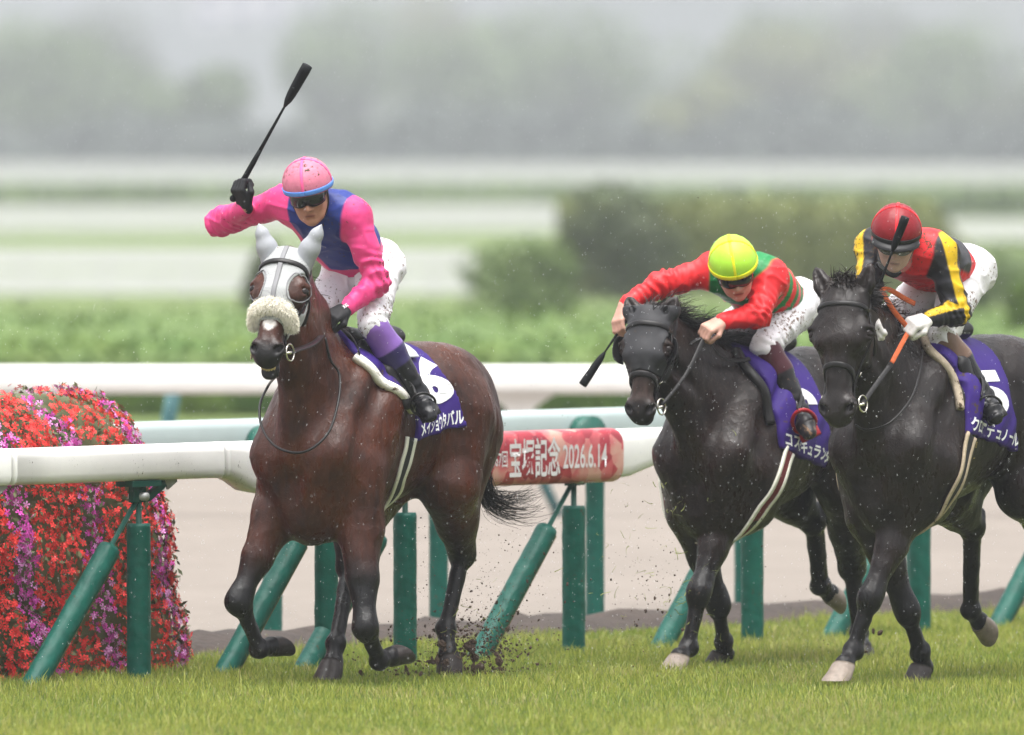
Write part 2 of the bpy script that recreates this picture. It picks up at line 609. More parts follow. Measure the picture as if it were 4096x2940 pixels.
# ------------------------------------------------------------------ ground
def ground_mat(name, c1, c2, s1, s2, rough=.9, bump=.4, bs=30):
    m, n, l, b = nodes(name)
    tc = n.new('ShaderNodeTexCoord')
    a = n.new('ShaderNodeTexNoise'); a.inputs['Scale'].default_value = s1; a.inputs['Detail'].default_value = 6
    c = n.new('ShaderNodeTexNoise'); c.inputs['Scale'].default_value = s2; c.inputs['Detail'].default_value = 4
    l.new(tc.outputs['Object'], a.inputs['Vector']); l.new(tc.outputs['Object'], c.inputs['Vector'])
    ad = n.new('ShaderNodeMath'); ad.operation = 'ADD'
    l.new(a.outputs['Fac'], ad.inputs[0]); l.new(c.outputs['Fac'], ad.inputs[1])
    mr = n.new('ShaderNodeMapRange'); mr.inputs['From Min'].default_value = .75; mr.inputs['From Max'].default_value = 1.25
    l.new(ad.outputs[0], mr.inputs['Value'])
    mx = n.new('ShaderNodeMix'); mx.data_type = 'RGBA'
    mx.inputs[6].default_value = rgba(c1); mx.inputs[7].default_value = rgba(c2)
    l.new(mr.outputs[0], mx.inputs[0]); l.new(mx.outputs[2], b.inputs['Base Color'])
    b.inputs['Roughness'].default_value = rough
    bz = n.new('ShaderNodeTexNoise'); bz.inputs['Scale'].default_value = bs
    l.new(tc.outputs['Object'], bz.inputs['Vector'])
    bp = n.new('ShaderNodeBump'); bp.inputs['Strength'].default_value = bump; bp.inputs['Distance'].default_value = .03
    l.new(bz.outputs['Fac'], bp.inputs['Height']); l.new(bp.outputs[0], b.inputs['Normal'])
    return m

# the near running rail: a straight line on the ground
RA = A3((-2.32, 51.60)); RD = unit(A3((0.673 + 2.32, 55.5 - 51.6)))
RN = A3((-RD[1], RD[0]))                                                  # away from the camera
def rail_pt(px, off=0.0):
    """point on the line 'off' metres behind the near rail, seen at pixel column px"""
    a = RA + RN * off
    k = (px - 2048) / (FPX * math.cos(PITCH)) * 1.0
    t = (k * a[1] - a[0]) / (RD[0] - k * RD[1])
    return a + RD * t

def strip(name, o0, o1, z, material, ext=90):
    p = [RA + RN * o0 - RD * ext, RA + RN * o0 + RD * ext, RA + RN * o1 + RD * ext, RA + RN * o1 - RD * ext]
    n_ = 1
    return tag(MB().add([(q[0], q[1], z) for q in p], [(0, 1, 2, 3)]).build(name, material, smooth=False), kind='structure')

M_TURF = ground_mat('turf_soil', (.050, .066, .014), (.085, .105, .024), 9, 60)
M_SAND = ground_mat('sand', (.172, .147, .125), (.21, .180, .154), .6, 7, .95, .25, 20)
M_SOIL = ground_mat('dark_soil', (.022, .014, .010), (.045, .030, .022), 3, 22, .8, .6, 14)
M_FARGRASS = ground_mat('infield_grass', (.075, .120, .024), (.115, .160, .036), .5, 4)
tag(MB().add([(-600, -60, -.02), (600, -60, -.02), (600, 2500, -.02), (-600, 2500, -.02)], [(0, 1, 2, 3)]).build('ground', M_FARGRASS, smooth=False), kind='structure')
strip('turf_course', -60, 1.25, 0.0, M_TURF)
strip('sand_course', 2.1, 25.0, -.008, M_SAND)
# low bank of dark soil between turf and sand
mb = MB(); prof = [(1.22, -.01), (1.35, .05), (1.6, .08), (1.9, .06), (2.2, -.012)]
ns = 240
for i in range(ns + 1):
    s_ = -8 + 30 * i / ns
    for (o, z) in prof:
        p = RA + RN * (o + .05 * math.sin(s_ * 3.1 + o * 5)) + RD * s_
        mb.v.append((p[0], p[1], z + (.02 * math.sin(s_ * 7.3 + o * 9) + .015 * random.uniform(-1, 1) if 0 < z else 0)))
for i in range(ns):
    for j in range(4):
        a = i * 5 + j
        mb.f.append((a, a + 5, a + 6, a + 1))
tag(mb.build('soil_bank', M_SOIL), kind='structure')

# ------------------------------------------------------------------ running rails
M_RAIL = mat('white_rail', (.86, .85, .83), .30, .04, 8, mud=.05, mudscale=70, bump=.03)
M_PAD = mat('green_pad', (.004, .088, .064), .42, .22, 14, bump=.6, bscale=26, mud=.04)
M_STEEL = mat('green_steel', (.012, .085, .062), .4, .1, 20)
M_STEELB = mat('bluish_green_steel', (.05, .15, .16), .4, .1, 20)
M_ZINC = mat('grey_zinc', (.42, .43, .42), .45, .1, 30, metal=.4)
M_TAN = mat('tan_seam', (.20, .15, .065), .7, .2, 30)
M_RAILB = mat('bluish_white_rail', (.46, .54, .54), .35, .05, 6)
def rail_sweep(pts, hs, ws, zc, material, name, parent, n=14):
    """rounded beam swept along ground points; heights hs, widths ws, centre heights zc"""
    V = []; F = []
    for p, hh, ww, z in zip(pts, hs, ws, zc):
        for k in range(n):
            q = 2 * math.pi * (k + .5) / n
            c, s_ = math.cos(q), math.sin(q)
            e = .5
            a = math.copysign(abs(c) ** e, c) * ww / 2; b = math.copysign(abs(s_) ** e, s_) * hh / 2
            V.append((p[0] + RN[0] * a, p[1] + RN[1] * a, z + b))
    for i in range(len(pts) - 1):
        for k in range(n):
            F.append((i * n + k, (i + 1) * n + k, (i + 1) * n + (k + 1) % n, i * n + (k + 1) % n))
    F.append(tuple(reversed(range(n)))); F.append(tuple((len(pts) - 1) * n + k for k in range(n)))
    return MB().add(V, F).build(name, material, parent)

def pad_cyl(mb, a, b, r, seed=0, n=20, m=44):
    """padded sleeve with slack, slightly twisted folds"""
    a, b = A3(a), A3(b); d = unit(b - a)
    e1 = unit(np.cross(d, A3((0.1, 1, 0)))); e2 = np.cross(d, e1)
    V = []; F = []
    for i in range(m + 1):
        t = i / m
        for k in range(n):
            q = 2 * math.pi * k / n
            rr = r * (1 + .025 * math.sin(3 * q + 9 * t + seed) * math.sin(11 * t + seed * 2) + .020 * math.sin(60 * t + 2 * q + 4 * math.sin(5 * t + seed)) * max(0, math.sin(4 * t + seed + q)) + (.0 if 0 < i < m else -.06))
            V.append(a + (b - a) * t + (e1 * math.cos(q) + e2 * math.sin(q)) * rr)
    for i in range(m):
        for k in range(n):
            F.append((i * n + k, i * n + (k + 1) % n, (i + 1) * n + (k + 1) % n, (i + 1) * n + k))
    F.append(tuple(reversed(range(n)))); F.append(tuple(m * n + k for k in range(n)))
    mb.add(V, F); return mb

def g3(p, z):
    return A3((p[0], p[1], z))

def rail_post(root, px, off, base, steel, fancy=True):
    p = rail_pt(px, off); p2 = rail_pt(px - 545, off)
    dvec = p2 - p; p2 = p + unit(dvec) * 0.80
    post = MB().tube([g3(p, -.05), g3(p, .90)], .014, 8).build('post', steel, root, org=base)
    pad_cyl(MB(), g3(p, -.03), g3(p, .72), .056, px * .01).build('post_pad', M_PAD, post, org=base)
    a, b = g3(p2, -.04), g3(p, .845)
    d = b - a
    st = MB().tube([a, b - d * .03], .012, 8).build('strut', steel, root, org=base)
    pad_cyl(MB(), a, a + d * .735, .054, px * .013).build('strut_pad', M_PAD, st, org=base)
    dn = unit(np.cross(np.cross(unit(d), A3((0, 0, 1))), unit(d)))
    front = -A3((RN[0], RN[1], 0))
    pts = [a + d * t + (-dn * .85 + front * .55) / 1.01 * .054 for t in np.linspace(.02, .73, 12)]
    MB().ribbon(pts, [unit(-dn * .85 + front * .55)] * 12, .014, .006).build('pad_seam', M_TAN, st, org=base)
    M3 = np.array([[RD[0], RN[0], 0], [RD[1], RN[1], 0], [0, 0, 1.]])
    br = MB().box(g3(p, .905), .21, .10, .028, M3).box(g3(p + RD * -.01, .855), .09, .03, .075, M3).build('bracket', steel, root, smooth=False, org=base)
    ang = R(-28); M4 = M3 @ np.array([[math.cos(ang), 0, -math.sin(ang)], [0, 1, 0], [math.sin(ang), 0, math.cos(ang)]]).T
    MB().box(g3(p + RD * .13, .875), .17, .028, .034, M4.T if False else M3 @ np.array([[math.cos(.5), 0, -math.sin(.5)], [0, 1, 0], [math.sin(.5), 0, math.cos(.5)]])).build('bracket_arm', steel, br, smooth=False, org=base)
    mb = MB().box(g3(p + RD * .215 - RN * .012, .912), .075, .012, .05, M3 @ np.array([[math.cos(.5), 0, -math.sin(.5)], [0, 1, 0], [math.sin(.5), 0, math.cos(.5)]]))
    mb.build('clip_plate', M_ZINC, br, smooth=False, org=base)
    MB().tube([g3(p - RN * .05, .845), g3(p + RN * .05, .845)], .019, 10).build('pivot_bolt', M_ZINC, br, org=base)

p0 = rail_pt(555)
rail1 = empty('running_rail', g3(p0, 0))
tag(rail1, 'white running rail on green padded posts right behind the horses, with a red banner', 'rail')
B0 = A3(rail1.location)
def seg(px0, px1, n, off=0.0):
    a, b = rail_pt(px0, off), rail_pt(px1, off)
    return [a + (b - a) * t for t in np.linspace(0, 1, n)]
ZT = 1.085
for (x0, x1) in ((-800, 12), (16, 865)):
    rail_sweep(seg(x0, x1, 6), [.168] * 6, [.13] * 6, [ZT - .084] * 6, M_RAIL, 'beam', rail1).data.transform(Matrix.Translation(-Vector(B0)))
xs = [869, 885, 920, 970, 1030, 1500, 2000, 2400, 2490, 2560, 2620, 2660]
hh = [.168, .168, .19, .235, .25, .25, .25, .25, .235, .20, .172, .168]
rail_sweep([rail_pt(x) for x in xs], hh, [.13] * 12, [ZT - q / 2 for q in hh], M_RAIL, 'beam', rail1).data.transform(Matrix.Translation(-Vector(B0)))
for (x0, x1) in ((2664, 3460), (3464, 5200)):
    rail_sweep(seg(x0, x1, 6), [.168] * 6, [.13] * 6, [ZT - .084] * 6, M_RAIL, 'beam', rail1).data.transform(Matrix.Translation(-Vector(B0)))
# joint sleeves
for x in (14, 867, 2662):
    rail_sweep(seg(x - 12, x + 12, 2), [.1695] * 2, [.1315] * 2, [ZT - .084] * 2, M_RAIL, 'joint_sleeve', rail1).data.transform(Matrix.Translation(-Vector(B0)))
for px in (-130, 555, 1305, 1620, 2295, 3010, 3680, 4330):
    rail_post(rail1, px, 0.0, B0, M_STEEL)

# red race banner wrapped round the thick part
m, n, l, b = nodes('banner_print')
tc = n.new('ShaderNodeTexCoord')
vo = n.new('ShaderNodeTexVoronoi'); vo.inputs['Scale'].default_value = 13; vo.inputs['Randomness'].default_value = .9
nz = n.new('ShaderNodeTexNoise'); nz.inputs['Scale'].default_value = 5; nz.inputs['Detail'].default_value = 3
l.new(tc.outputs['Object'], vo.inputs['Vector']); l.new(tc.outputs['Object'], nz.inputs['Vector'])
sp = n.new('ShaderNodeSeparateColor'); l.new(vo.outputs['Color'], sp.inputs[0])
ad = n.new('ShaderNodeMath'); ad.operation = 'MULTIPLY_ADD'; ad.inputs[1].default_value = .45
l.new(sp.outputs[0], ad.inputs[0]); l.new(nz.outputs['Fac'], ad.inputs[2])
cr = n.new('ShaderNodeValToRGB')
for i, (p, c) in enumerate(((.30, (.16, .018, .028)), (.62, (.42, .030, .050)), (.80, (.60, .13, .14)), (.95, (.62, .33, .27)))):
    e = cr.color_ramp.elements[i] if i < 2 else cr.color_ramp.elements.new(p)
    e.position = p; e.color = rgba(c)
l.new(ad.outputs[0], cr.inputs[0]); l.new(cr.outputs[0], b.inputs['Base Color'])
b.inputs['Roughness'].default_value = .28
M_BANNER = m
M_LETTER = mat('white_lettering', (.72, .70, .70), .5, .03)
xs = [1290, 1296, 1305, 1860, 2394, 2430, 2442, 2448]
hh = [.22, .25, .262, .262, .262, .262, .25, .22]
ban = rail_sweep([rail_pt(x) for x in xs], hh, [.142] * 8, [ZT + .006 - .131] * 8, M_BANNER, 'banner', rail1, 24)
ban.data.transform(Matrix.Translation(-Vector(B0)))
def on_banner(px0, px1, z0, z1):
    a0, a1 = rail_pt(px0 - 50), rail_pt(px1 - 50)
    def f(a, b_):
        p = a0 + (a1 - a0) * a - RN * .0735 - RD * .0
        return g3(p, z0 + (z1 - z0) * b_) - B0
    return f
zc = ZT + .006 - .131
lettering('lettering', '第67回', on_banner(1956, 2032, zc - .040, zc + .042), M_LETTER, ban, .01)
lettering('lettering', '宝塚記念', on_banner(2040, 2243, zc - .092, zc + .100), M_LETTER, ban, .018)
lettering('lettering', '2026.6.14', on_banner(2254, 2430, zc - .056, zc + .060), M_LETTER, ban, .012)

# second rail, further back
OFF2 = 2.75
rail2 = empty('running_rail', g3(rail_pt(1090, OFF2), 0))
tag(rail2, 'blurred bluish white rail on green posts, second from the turf, beyond the soil bank', 'rail')
B2 = A3(rail2.location)
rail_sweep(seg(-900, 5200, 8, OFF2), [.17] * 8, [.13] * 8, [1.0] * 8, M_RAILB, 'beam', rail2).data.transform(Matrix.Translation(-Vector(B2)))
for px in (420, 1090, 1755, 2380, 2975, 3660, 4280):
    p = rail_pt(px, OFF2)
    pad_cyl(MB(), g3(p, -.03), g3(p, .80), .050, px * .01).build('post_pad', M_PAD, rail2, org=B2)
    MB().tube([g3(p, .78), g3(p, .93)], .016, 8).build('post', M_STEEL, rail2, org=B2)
    mb = MB()
    q = rail_pt(px - 95, OFF2) - RN * .10
    mb.tube([g3(q, .935) - A3((RN[0], RN[1], 0)) * .05, g3(q, .935) + A3((RN[0], RN[1], 0)) * .05], .115, 20)
    mb.build('bracket', M_STEEL, rail2, org=B2)
# far rail across the sand
D3 = 76.0
rail3 = empty('running_rail', (0, D3, 0))
tag(rail3, 'blurred white rail with a funnel-shaped bracket, on the far side of the sand', 'rail')
mb = MB()
V = []; F = []
nn = 12
for i, (x, dy) in enumerate(((-30, 2.0), (-6, 0), (-1.5, 0), (1.2, 0), (9, -.6), (30, -2))):
    for k in range(nn):
        q = 2 * math.pi * (k + .5) / nn; c, s_ = math.cos(q), math.sin(q)
        V.append((x, dy + math.copysign(abs(c) ** .5, c) * .075, .905 + math.copysign(abs(s_) ** .5, s_) * .095))
for i in range(5):
    for k in range(nn):
        F.append((i * nn + k, (i + 1) * nn + k, (i + 1) * nn + (k + 1) % nn, i * nn + (k + 1) % nn))
mb.add(V, F).build('beam', M_RAIL, rail3)
for X in (-6.45, -3.2, .055, 3.3, 6.5):
    mb = MB(); V = []
    for (hw, z) in ((.26, .82), (.20, .79), (.10, .72), (.06, .64), (.05, .60)):
        for (sx, sy) in ((-1, -1), (1, -1), (1, 1), (-1, 1)):
            V.append((X + sx * hw, sy * .05 * (1 if z < .8 else 1.2), z))
    F = [(i * 4 + k, i * 4 + (k + 1) % 4, i * 4 + 4 + (k + 1) % 4, i * 4 + 4 + k) for i in range(4) for k in range(4)]
    mb.add(V, F).build('bracket', M_RAIL, rail3)
    MB().tube([(X - .05, 0, .66), (X + .28, .05, -.05)], .035, 8).build('post', M_STEELB, rail3)
MB().tube([(-2.26, .2, .86), (-2.42, .2, -.05)], .05, 8).build('strut', M_STEELB, rail3)

# ------------------------------------------------------------------ planting and things far off
def leaf_mat(name, c1, c2, trans=.25):
    m, n, l, b = nodes(name)
    oi = n.new('ShaderNodeTexCoord'); nz = n.new('ShaderNodeTexNoise'); nz.inputs['Scale'].default_value = 2.2; nz.inputs['Detail'].default_value = 5
    l.new(oi.outputs['Object'], nz.inputs['Vector'])
    mr = n.new('ShaderNodeMapRange'); mr.inputs['From Min'].default_value = .35; mr.inputs['From Max'].default_value = .65
    l.new(nz.outputs['Fac'], mr.inputs['Value'])
    mx = n.new('ShaderNodeMix'); mx.data_type = 'RGBA'; mx.inputs[6].default_value = rgba(c1); mx.inputs[7].default_value = rgba(c2)
    l.new(mr.outputs[0], mx.inputs[0]); l.new(mx.outputs[2], b.inputs['Base Color'])
    b.inputs['Roughness'].default_value = .6; b.inputs['Specular IOR Level'].default_value = .25
    return m

def leaf_quads(cent, nrm, size, rng, tilt=.8):
    """one small folded leaf per centre"""
    n_ = len(cent)
    d = nrm + rng.normal(size=(n_, 3)) * tilt
    d /= np.linalg.norm(d, axis=1)[:, None] + 1e-9
    a = np.cross(d, rng.normal(size=(n_, 3))); a /= np.linalg.norm(a, axis=1)[:, None] + 1e-9
    b_ = np.cross(d, a)
    sz = size * rng.uniform(.6, 1.3, n_)[:, None]
    V = np.stack([cent - a * sz, cent + b_ * sz * .45, cent + a * sz, cent - b_ * sz * .45], 1).reshape(-1, 3)
    F = np.arange(n_ * 4).reshape(-1, 4)
    return V, F

def crown_points(n_, rad, rng, lobes=7, fill=.35):
    """points through a lumpy crown volume round the origin"""
    L = rng.normal(size=(lobes, 3)); L /= np.linalg.norm(L, axis=1)[:, None]
    C = L * rng.uniform(.35, .62, lobes)[:, None]
    r = rng.uniform(.38, .58, lobes)
    k = rng.integers(0, lobes, n_)
    d = rng.normal(size=(n_, 3)); d /= np.linalg.norm(d, axis=1)[:, None]
    s_ = np.where(rng.random(n_) < fill, rng.random(n_) ** .5, rng.uniform(.85, 1.05, n_))
    P = C[k] + d * (r[k] * s_)[:, None]
    return P * A3(rad), d

def tree(name, label, base, h, rad, crown_z, leaf_m, n_=2600, size=.22, group=None, cat='tree'):
    rng = np.random.default_rng(abs(hash((round(base[0], 2), round(base[1], 2)))) % 99991)
    root = empty(name, base)
    tag(root, label, cat, group)
    mb = MB()
    tz = crown_z
    mb.tube([(0, 0, -.2), (.05 * h * .1, 0, tz * .5), (0, 0, tz)], [.03 * h, .024 * h, .016 * h], 8)
    for i in range(6):
        q = 6.28 * i / 6 + rng.uniform(0, .6)
        e = A3((math.cos(q) * rad[0] * .6, math.sin(q) * rad[1] * .6, tz + rng.uniform(-.1, .4) * rad[2]))
        mb.tube([(0, 0, tz * rng.uniform(.5, .95)), e * A3((.45, .45, .92)), e], [.012 * h, .008 * h, .003 * h], 5)
    mb.build('trunk', M_BARK, root)
    P, d = crown_points(n_, rad, rng, 9)
    V, F = leaf_quads(P + A3((0, 0, tz)), d, size, rng)
    link('crown', mesh_np('crown', V, F), leaf_m, root, smooth=False)
    return root

M_BARK = mat('bark', (.07, .055, .045), .85, .2, 8)
M_LEAFD = leaf_mat('dark_leaf', (.062, .082, .040), (.098, .122, .058))
M_LEAFM = leaf_mat('mid_leaf', (.075, .125, .035), (.13, .185, .055))
M_LEAFO = leaf_mat('olive_leaf', (.105, .13, .035), (.18, .20, .06))
M_LEAFH = leaf_mat('hedge_leaf', (.060, .120, .022), (.120, .180, .035))

def block_hedge(name, label, x0, x1, y0, y1, z1, leaf_m, n_, size, slope=0.0, cat='hedge'):
    rng = np.random.default_rng(5 + int(abs(x0 * 10)))
    root = empty(name, ((x0 + x1) / 2, (y0 + y1) / 2, 0))
    tag(root, label, cat)
    lx, ly = (x1 - x0) / 2, (y1 - y0) / 2
    # twiggy core
    V = []; F = []
    nx_, prof = 60, [(-ly * .98, 0), (-ly * .99, z1 * .6), (-ly * .95, z1 * .92), (-ly * .7, z1 * .97), (ly * .7, z1 * .97), (ly * .97, z1 * .9), (ly * .98, 0)]
    for i in range(nx_ + 1):
        x = -lx + 2 * lx * i / nx_
        for (y, z) in prof:
            V.append((x, y + .04 * rng.normal(), max(0, z + .02 * rng.normal() * (z > 0)) + slope * x * (z > 0)))
    k = len(prof)
    for i in range(nx_):
        for j in range(k - 1):
            F.append((i * k + j, (i + 1) * k + j, (i + 1) * k + j + 1, i * k + j + 1))
    MB().add(V, F).build('core', leaf_m, root)
    A_top, A_front = 2 * lx * 2 * ly, 2 * lx * z1 * 4
    nt_ = int(n_ * .55)
    P = np.stack([rng.uniform(-lx, lx, nt_), rng.uniform(-ly, ly, nt_), np.full(nt_, z1) + .03 * rng.normal(size=nt_)], 1)
    P[:, 2] += slope * P[:, 0]
    Nn = np.repeat(A3([(0, 0, 1)]), nt_, 0)
    nf = n_ - nt_
    Q = np.stack([rng.uniform(-lx, lx, nf), np.full(nf, -ly) + .04 * rng.normal(size=nf), rng.uniform(0, z1, nf)], 1)
    Nf = np.repeat(A3([(0, -1, 0)]), nf, 0)
    V, F = leaf_quads(np.concatenate([P, Q]), np.concatenate([Nn, Nf]), size, rng, .6)
    tag(link('foliage', mesh_np('foliage', V, F), leaf_m, root, smooth=False), kind='stuff')
    return root

block_hedge('clipped_hedge', 'long low clipped green hedge right behind the far white rail', -26, 20, 105, 123, .72, M_LEAFH, 26000, .05)
block_hedge('clipped_hedge', 'dark green distant hedge between two blurred white fences', -100, 70, 420, 480, .98, M_LEAFM, 16000, .24)

M_FENCE = mat('white_fence', (.66, .65, .66), .5, .05, 2)
def board_fence(name, label, px0, d0, px1, d1, z0, z1, posts=6, boards=2):
    """white fence of long boards on posts, from one sighted place to another"""
    a = A3(((px0 - 2048) / FPX * d0, d0, 0)); b_ = A3(((px1 - 2048) / FPX * d1, d1, 0))
    c = (a + b_) / 2; ux = unit(b_ - a); lx = np.linalg.norm(b_ - a) / 2
    root = empty(name, c, math.atan2(ux[1], ux[0])); tag(root, label, 'fence')
    gap = .04
    for j in range(boards):
        za, zb = z0 + (z1 - z0) * (j + (gap if j else 0)) / boards, z0 + (z1 - z0) * (j + 1 - gap) / boards
        MB().box((0, 0, (za + zb) / 2), 2 * lx, .06, zb - za).build('board', M_FENCE, root, smooth=False)
    for i in range(posts):
        x = -lx + 2 * lx * (i + .5) / posts
        MB().box((x, .10, z1 / 2 - .1), .16, .12, z1 + .1).build('post', M_FENCE, root, smooth=False)
    return root
board_fence('board_fence', 'nearest of the three blurred white board fences, left of the bay horse', -4000, 190, 1900, 190, .04, .82, posts=18, boards=2)
board_fence('board_fence', 'middle one of the three blurred white board fences, level with the raised arm', -6000, 310, 2420, 345, .02, .86, posts=18, boards=2)
board_fence('board_fence', 'short blurred white fence right of the red-capped jockey', 3760, 300, 5200, 300, .05, .62, posts=4, boards=2)
board_fence('board_fence', 'farthest blurred white fence running across the whole view below the trees', -5200, 910, 7400, 560, .05, 1.65, posts=46, boards=3)

def shrub(px, py_top, py_bot, wid, d, leaf_m, label, n_=2200, size=.07):
    c = at(px, (py_top + py_bot) / 2, d)
    hz = (py_bot - py_top) / FPX * d / 2
    rx = wid / FPX * d / 2
    zt = c[2] + hz
    tree('shrub', label, (c[0], d, 0), zt * 1.0, (rx * 1.05, rx * .9, zt * .62), zt * .48, leaf_m, n_, size, cat='shrub')
block_hedge('clipped_hedge', 'broad blurred olive hedge behind the two right-hand jockeys', (2230 - 2048) / FPX * 196, (3720 - 2048) / FPX * 196, 192, 202, 1.52, M_LEAFO, 6000, .09)
shrub(2460, 800, 1190, 700, 186, M_LEAFD, 'dark rounded shrub behind the yellow-capped jockey', 3000, .09)
shrub(2110, 960, 1210, 560, 160, M_LEAFM, 'small pale green shrub right of the pink-sleeved jockey')
shrub(3010, 790, 1160, 1250, 205, M_LEAFO, 'broad olive shrub between the yellow and the red cap', 4200, .10)
shrub(3560, 820, 1180, 800, 215, M_LEAFO, 'olive shrub behind the dark red cap', 3600, .10)
shrub(3920, 960, 1330, 620, 175, M_LEAFM, 'dull green shrub behind the red and black jockey')
shrub(4130, 1120, 1460, 240, 112, M_LEAFH, 'bright green shrub cut by the right edge', 2200, .05)
shrub(1090, 940, 1250, 300, 142, M_LEAFD, 'dark green shrub behind the white hooded ears')
shrub(1280, 1010, 1250, 260, 146, M_LEAFM, 'shrub hidden mostly behind the pink jockey')

TREES = [  # px, top, half width px, distance, material, label
    (120, 130, 330, 1000, M_LEAFM, 'pale hazy tree in the upper left corner'),
    (470, 90, 380, 1020, M_LEAFM, 'broad hazy tree left of the pale tower'),
    (800, 210, 230, 960, M_LEAFM, 'low hazy tree at the foot of the pale tower'),
    (1330, 120, 260, 1080, M_LEAFM, 'hazy tree above the raised whip, right of the tower'),
    (1840, 40, 360, 1040, M_LEAFM, 'tall hazy green tree in the upper middle'),
    (2330, 20, 320, 1050, M_LEAFM, 'hazy green tree next to the pale patch of sky'),
    (2800, 330, 260, 960, M_LEAFO, 'small yellowish tree above the yellow cap'),
    (3230, 70, 420, 1060, M_LEAFO, 'big yellow-green hazy tree on the right'),
    (3700, 130, 360, 1030, M_LEAFM, 'hazy green tree above the red cap'),
    (4080, 330, 260, 980, M_LEAFD, 'hazy tree at the right edge'),
]
TREES += [(-500, 120, 360, 1000, M_LEAFM, 'hazy tree left of the frame edge'), (-1150, 60, 380, 1040, M_LEAFO, 'yellowish hazy tree far to the left'), (-1800, 150, 360, 990, M_LEAFM, 'hazy tree farther to the left'), (-2450, 90, 380, 1030, M_LEAFD, 'dark hazy tree farthest to the left'), (4600, 120, 360, 1010, M_LEAFM, 'hazy tree right of the frame edge'), (5200, 80, 380, 1050, M_LEAFO, 'yellowish hazy tree far to the right')]
TREES += [(60, 40, 330, 1250, M_LEAFM, 'hazy tree in a back row, upper left corner'), (400, 20, 330, 1270, M_LEAFD, 'hazy tree in a back row, left of the tower'), (1440, -10, 330, 1260, M_LEAFM, 'tall hazy tree in a back row, right of the tower'), (1800, -60, 340, 1280, M_LEAFO, 'tall hazy tree in a back row, upper middle'), (2180, -60, 330, 1250, M_LEAFM, 'tall hazy tree in a back row, right of the middle'), (2860, 60, 330, 1260, M_LEAFM, 'hazy tree in a back row above the yellow cap'), (3130, -40, 350, 1280, M_LEAFM, 'tall hazy tree in a back row behind the yellow-green tree'), (3540, -20, 350, 1270, M_LEAFD, 'hazy tree in a back row above the red cap'), (3950, 10, 350, 1260, M_LEAFM, 'hazy tree in a back row near the right edge')]
for (px, top, hw, d, lm, lab) in TREES:
    zt = 2.44 + (600 - top) / FPX * d
    rx = hw / FPX * d
    rz = zt * .46
    tree('tree', lab, ((px - 2048) / FPX * d, d, 0), zt, (rx * 1.05, rx, rz), zt - rz * .98, lm, 3000, .55, group='trees beyond the course')
# dark tree belt below them, too far to tell the stems apart
rng = np.random.default_rng(3)
nb = 30000
P_ = np.stack([rng.uniform(-190, 130, nb), rng.uniform(-14, 14, nb), rng.random(nb)], 1)
top_ = 4.6 + 3.2 * noise3(np.stack([P_[:, 0], P_[:, 0] * 0, P_[:, 0] * 0], 1), .16, 4, 3)
P_[:, 2] = P_[:, 2] * top_
V, F = leaf_quads(P_, np.repeat(A3([(0, -.6, .6)]), nb, 0), .75, rng)
belt = link('tree_belt', mesh_np('tree_belt', V, F), leaf_mat('belt_leaf', (.040, .055, .045), (.070, .090, .065)), smooth=False)
belt.location = (0, 880, 0)
tag(belt, 'dark low belt of distant undergrowth below the trees', 'trees', kind='stuff')
# hills and a tower in the mist
M_HILL = ground_mat('wooded_hill', (.030, .042, .035), (.050, .062, .045), .01, .05)
hv = []; hf = []
for i in range(61):
    x = -460 + 920 * i / 60
    z = 50 + 12 * math.sin(x * .012 + 1.2) + 6 * math.sin(x * .031)
    z *= .62 + .38 * sstep(-60, 130, np.array([x]))[0]
    for (y, k) in ((1500, 0), (1700, .6), (2000, 1.0), (2300, .95)):
        hv.append((x, y, z * k - .03))
for i in range(60):
    for j in range(3):
        hf.append((i * 4 + j, i * 4 + 4 + j, i * 4 + 5 + j, i * 4 + 1 + j))
tag(MB().add(hv, hf).build('hill', M_HILL), kind='structure')
M_CONC = mat('pale_concrete', (.48, .47, .48), .7, .05, .2)
M_GLASS = mat('window_glass', (.10, .13, .17), .1, .05)
def tower(px0, px1, top, d, label, floors=9, bays=3):
    x0, x1 = (px0 - 2048) / FPX * d, (px1 - 2048) / FPX * d
    zt = CAM_H + (600 - top) / FPX * d
    root = empty('apartment_tower', ((x0 + x1) / 2, d, 0)); tag(root, label, 'building')
    W = x1 - x0
    MB().box((0, 0, zt / 2), W, 8, zt).build('wall', M_CONC, root, smooth=False)
    MB().box((0, 0, zt + .3), W + .5, 8.5, .6).build('roof', M_CONC, root, smooth=False)
    me = None
    for i in range(floors):
        for j in range(bays):
            z = zt * (i + .5) / floors; x = W * ((j + .5) / bays - .5)
            if me is None:
                me = MB().box((0, 0, 0), W / bays * .5, .16, zt / floors * .42).mesh('window'); me.materials.append(M_GLASS)
            o = bpy.data.objects.new('window', me); COL.objects.link(o); o.parent = root; o.location = (x, -4.03, z)
tower(770, 1160, -160, 1750, 'pale tower block in the mist behind the raised whip')
tower(1590, 1700, -60, 1900, 'slim pale tower block in the mist left of the tall tree')
# ------------------------------------------------------------------ horses
def head_frame(poll, nose, yaw, roll=0.0):
    u = unit(nose - poll)
    w_ = A3((-math.sin(yaw), math.cos(yaw), math.sin(roll)))
    w_ = unit(w_ - u * (w_ @ u))
    v = np.cross(u, w_)
    return u, v, w_

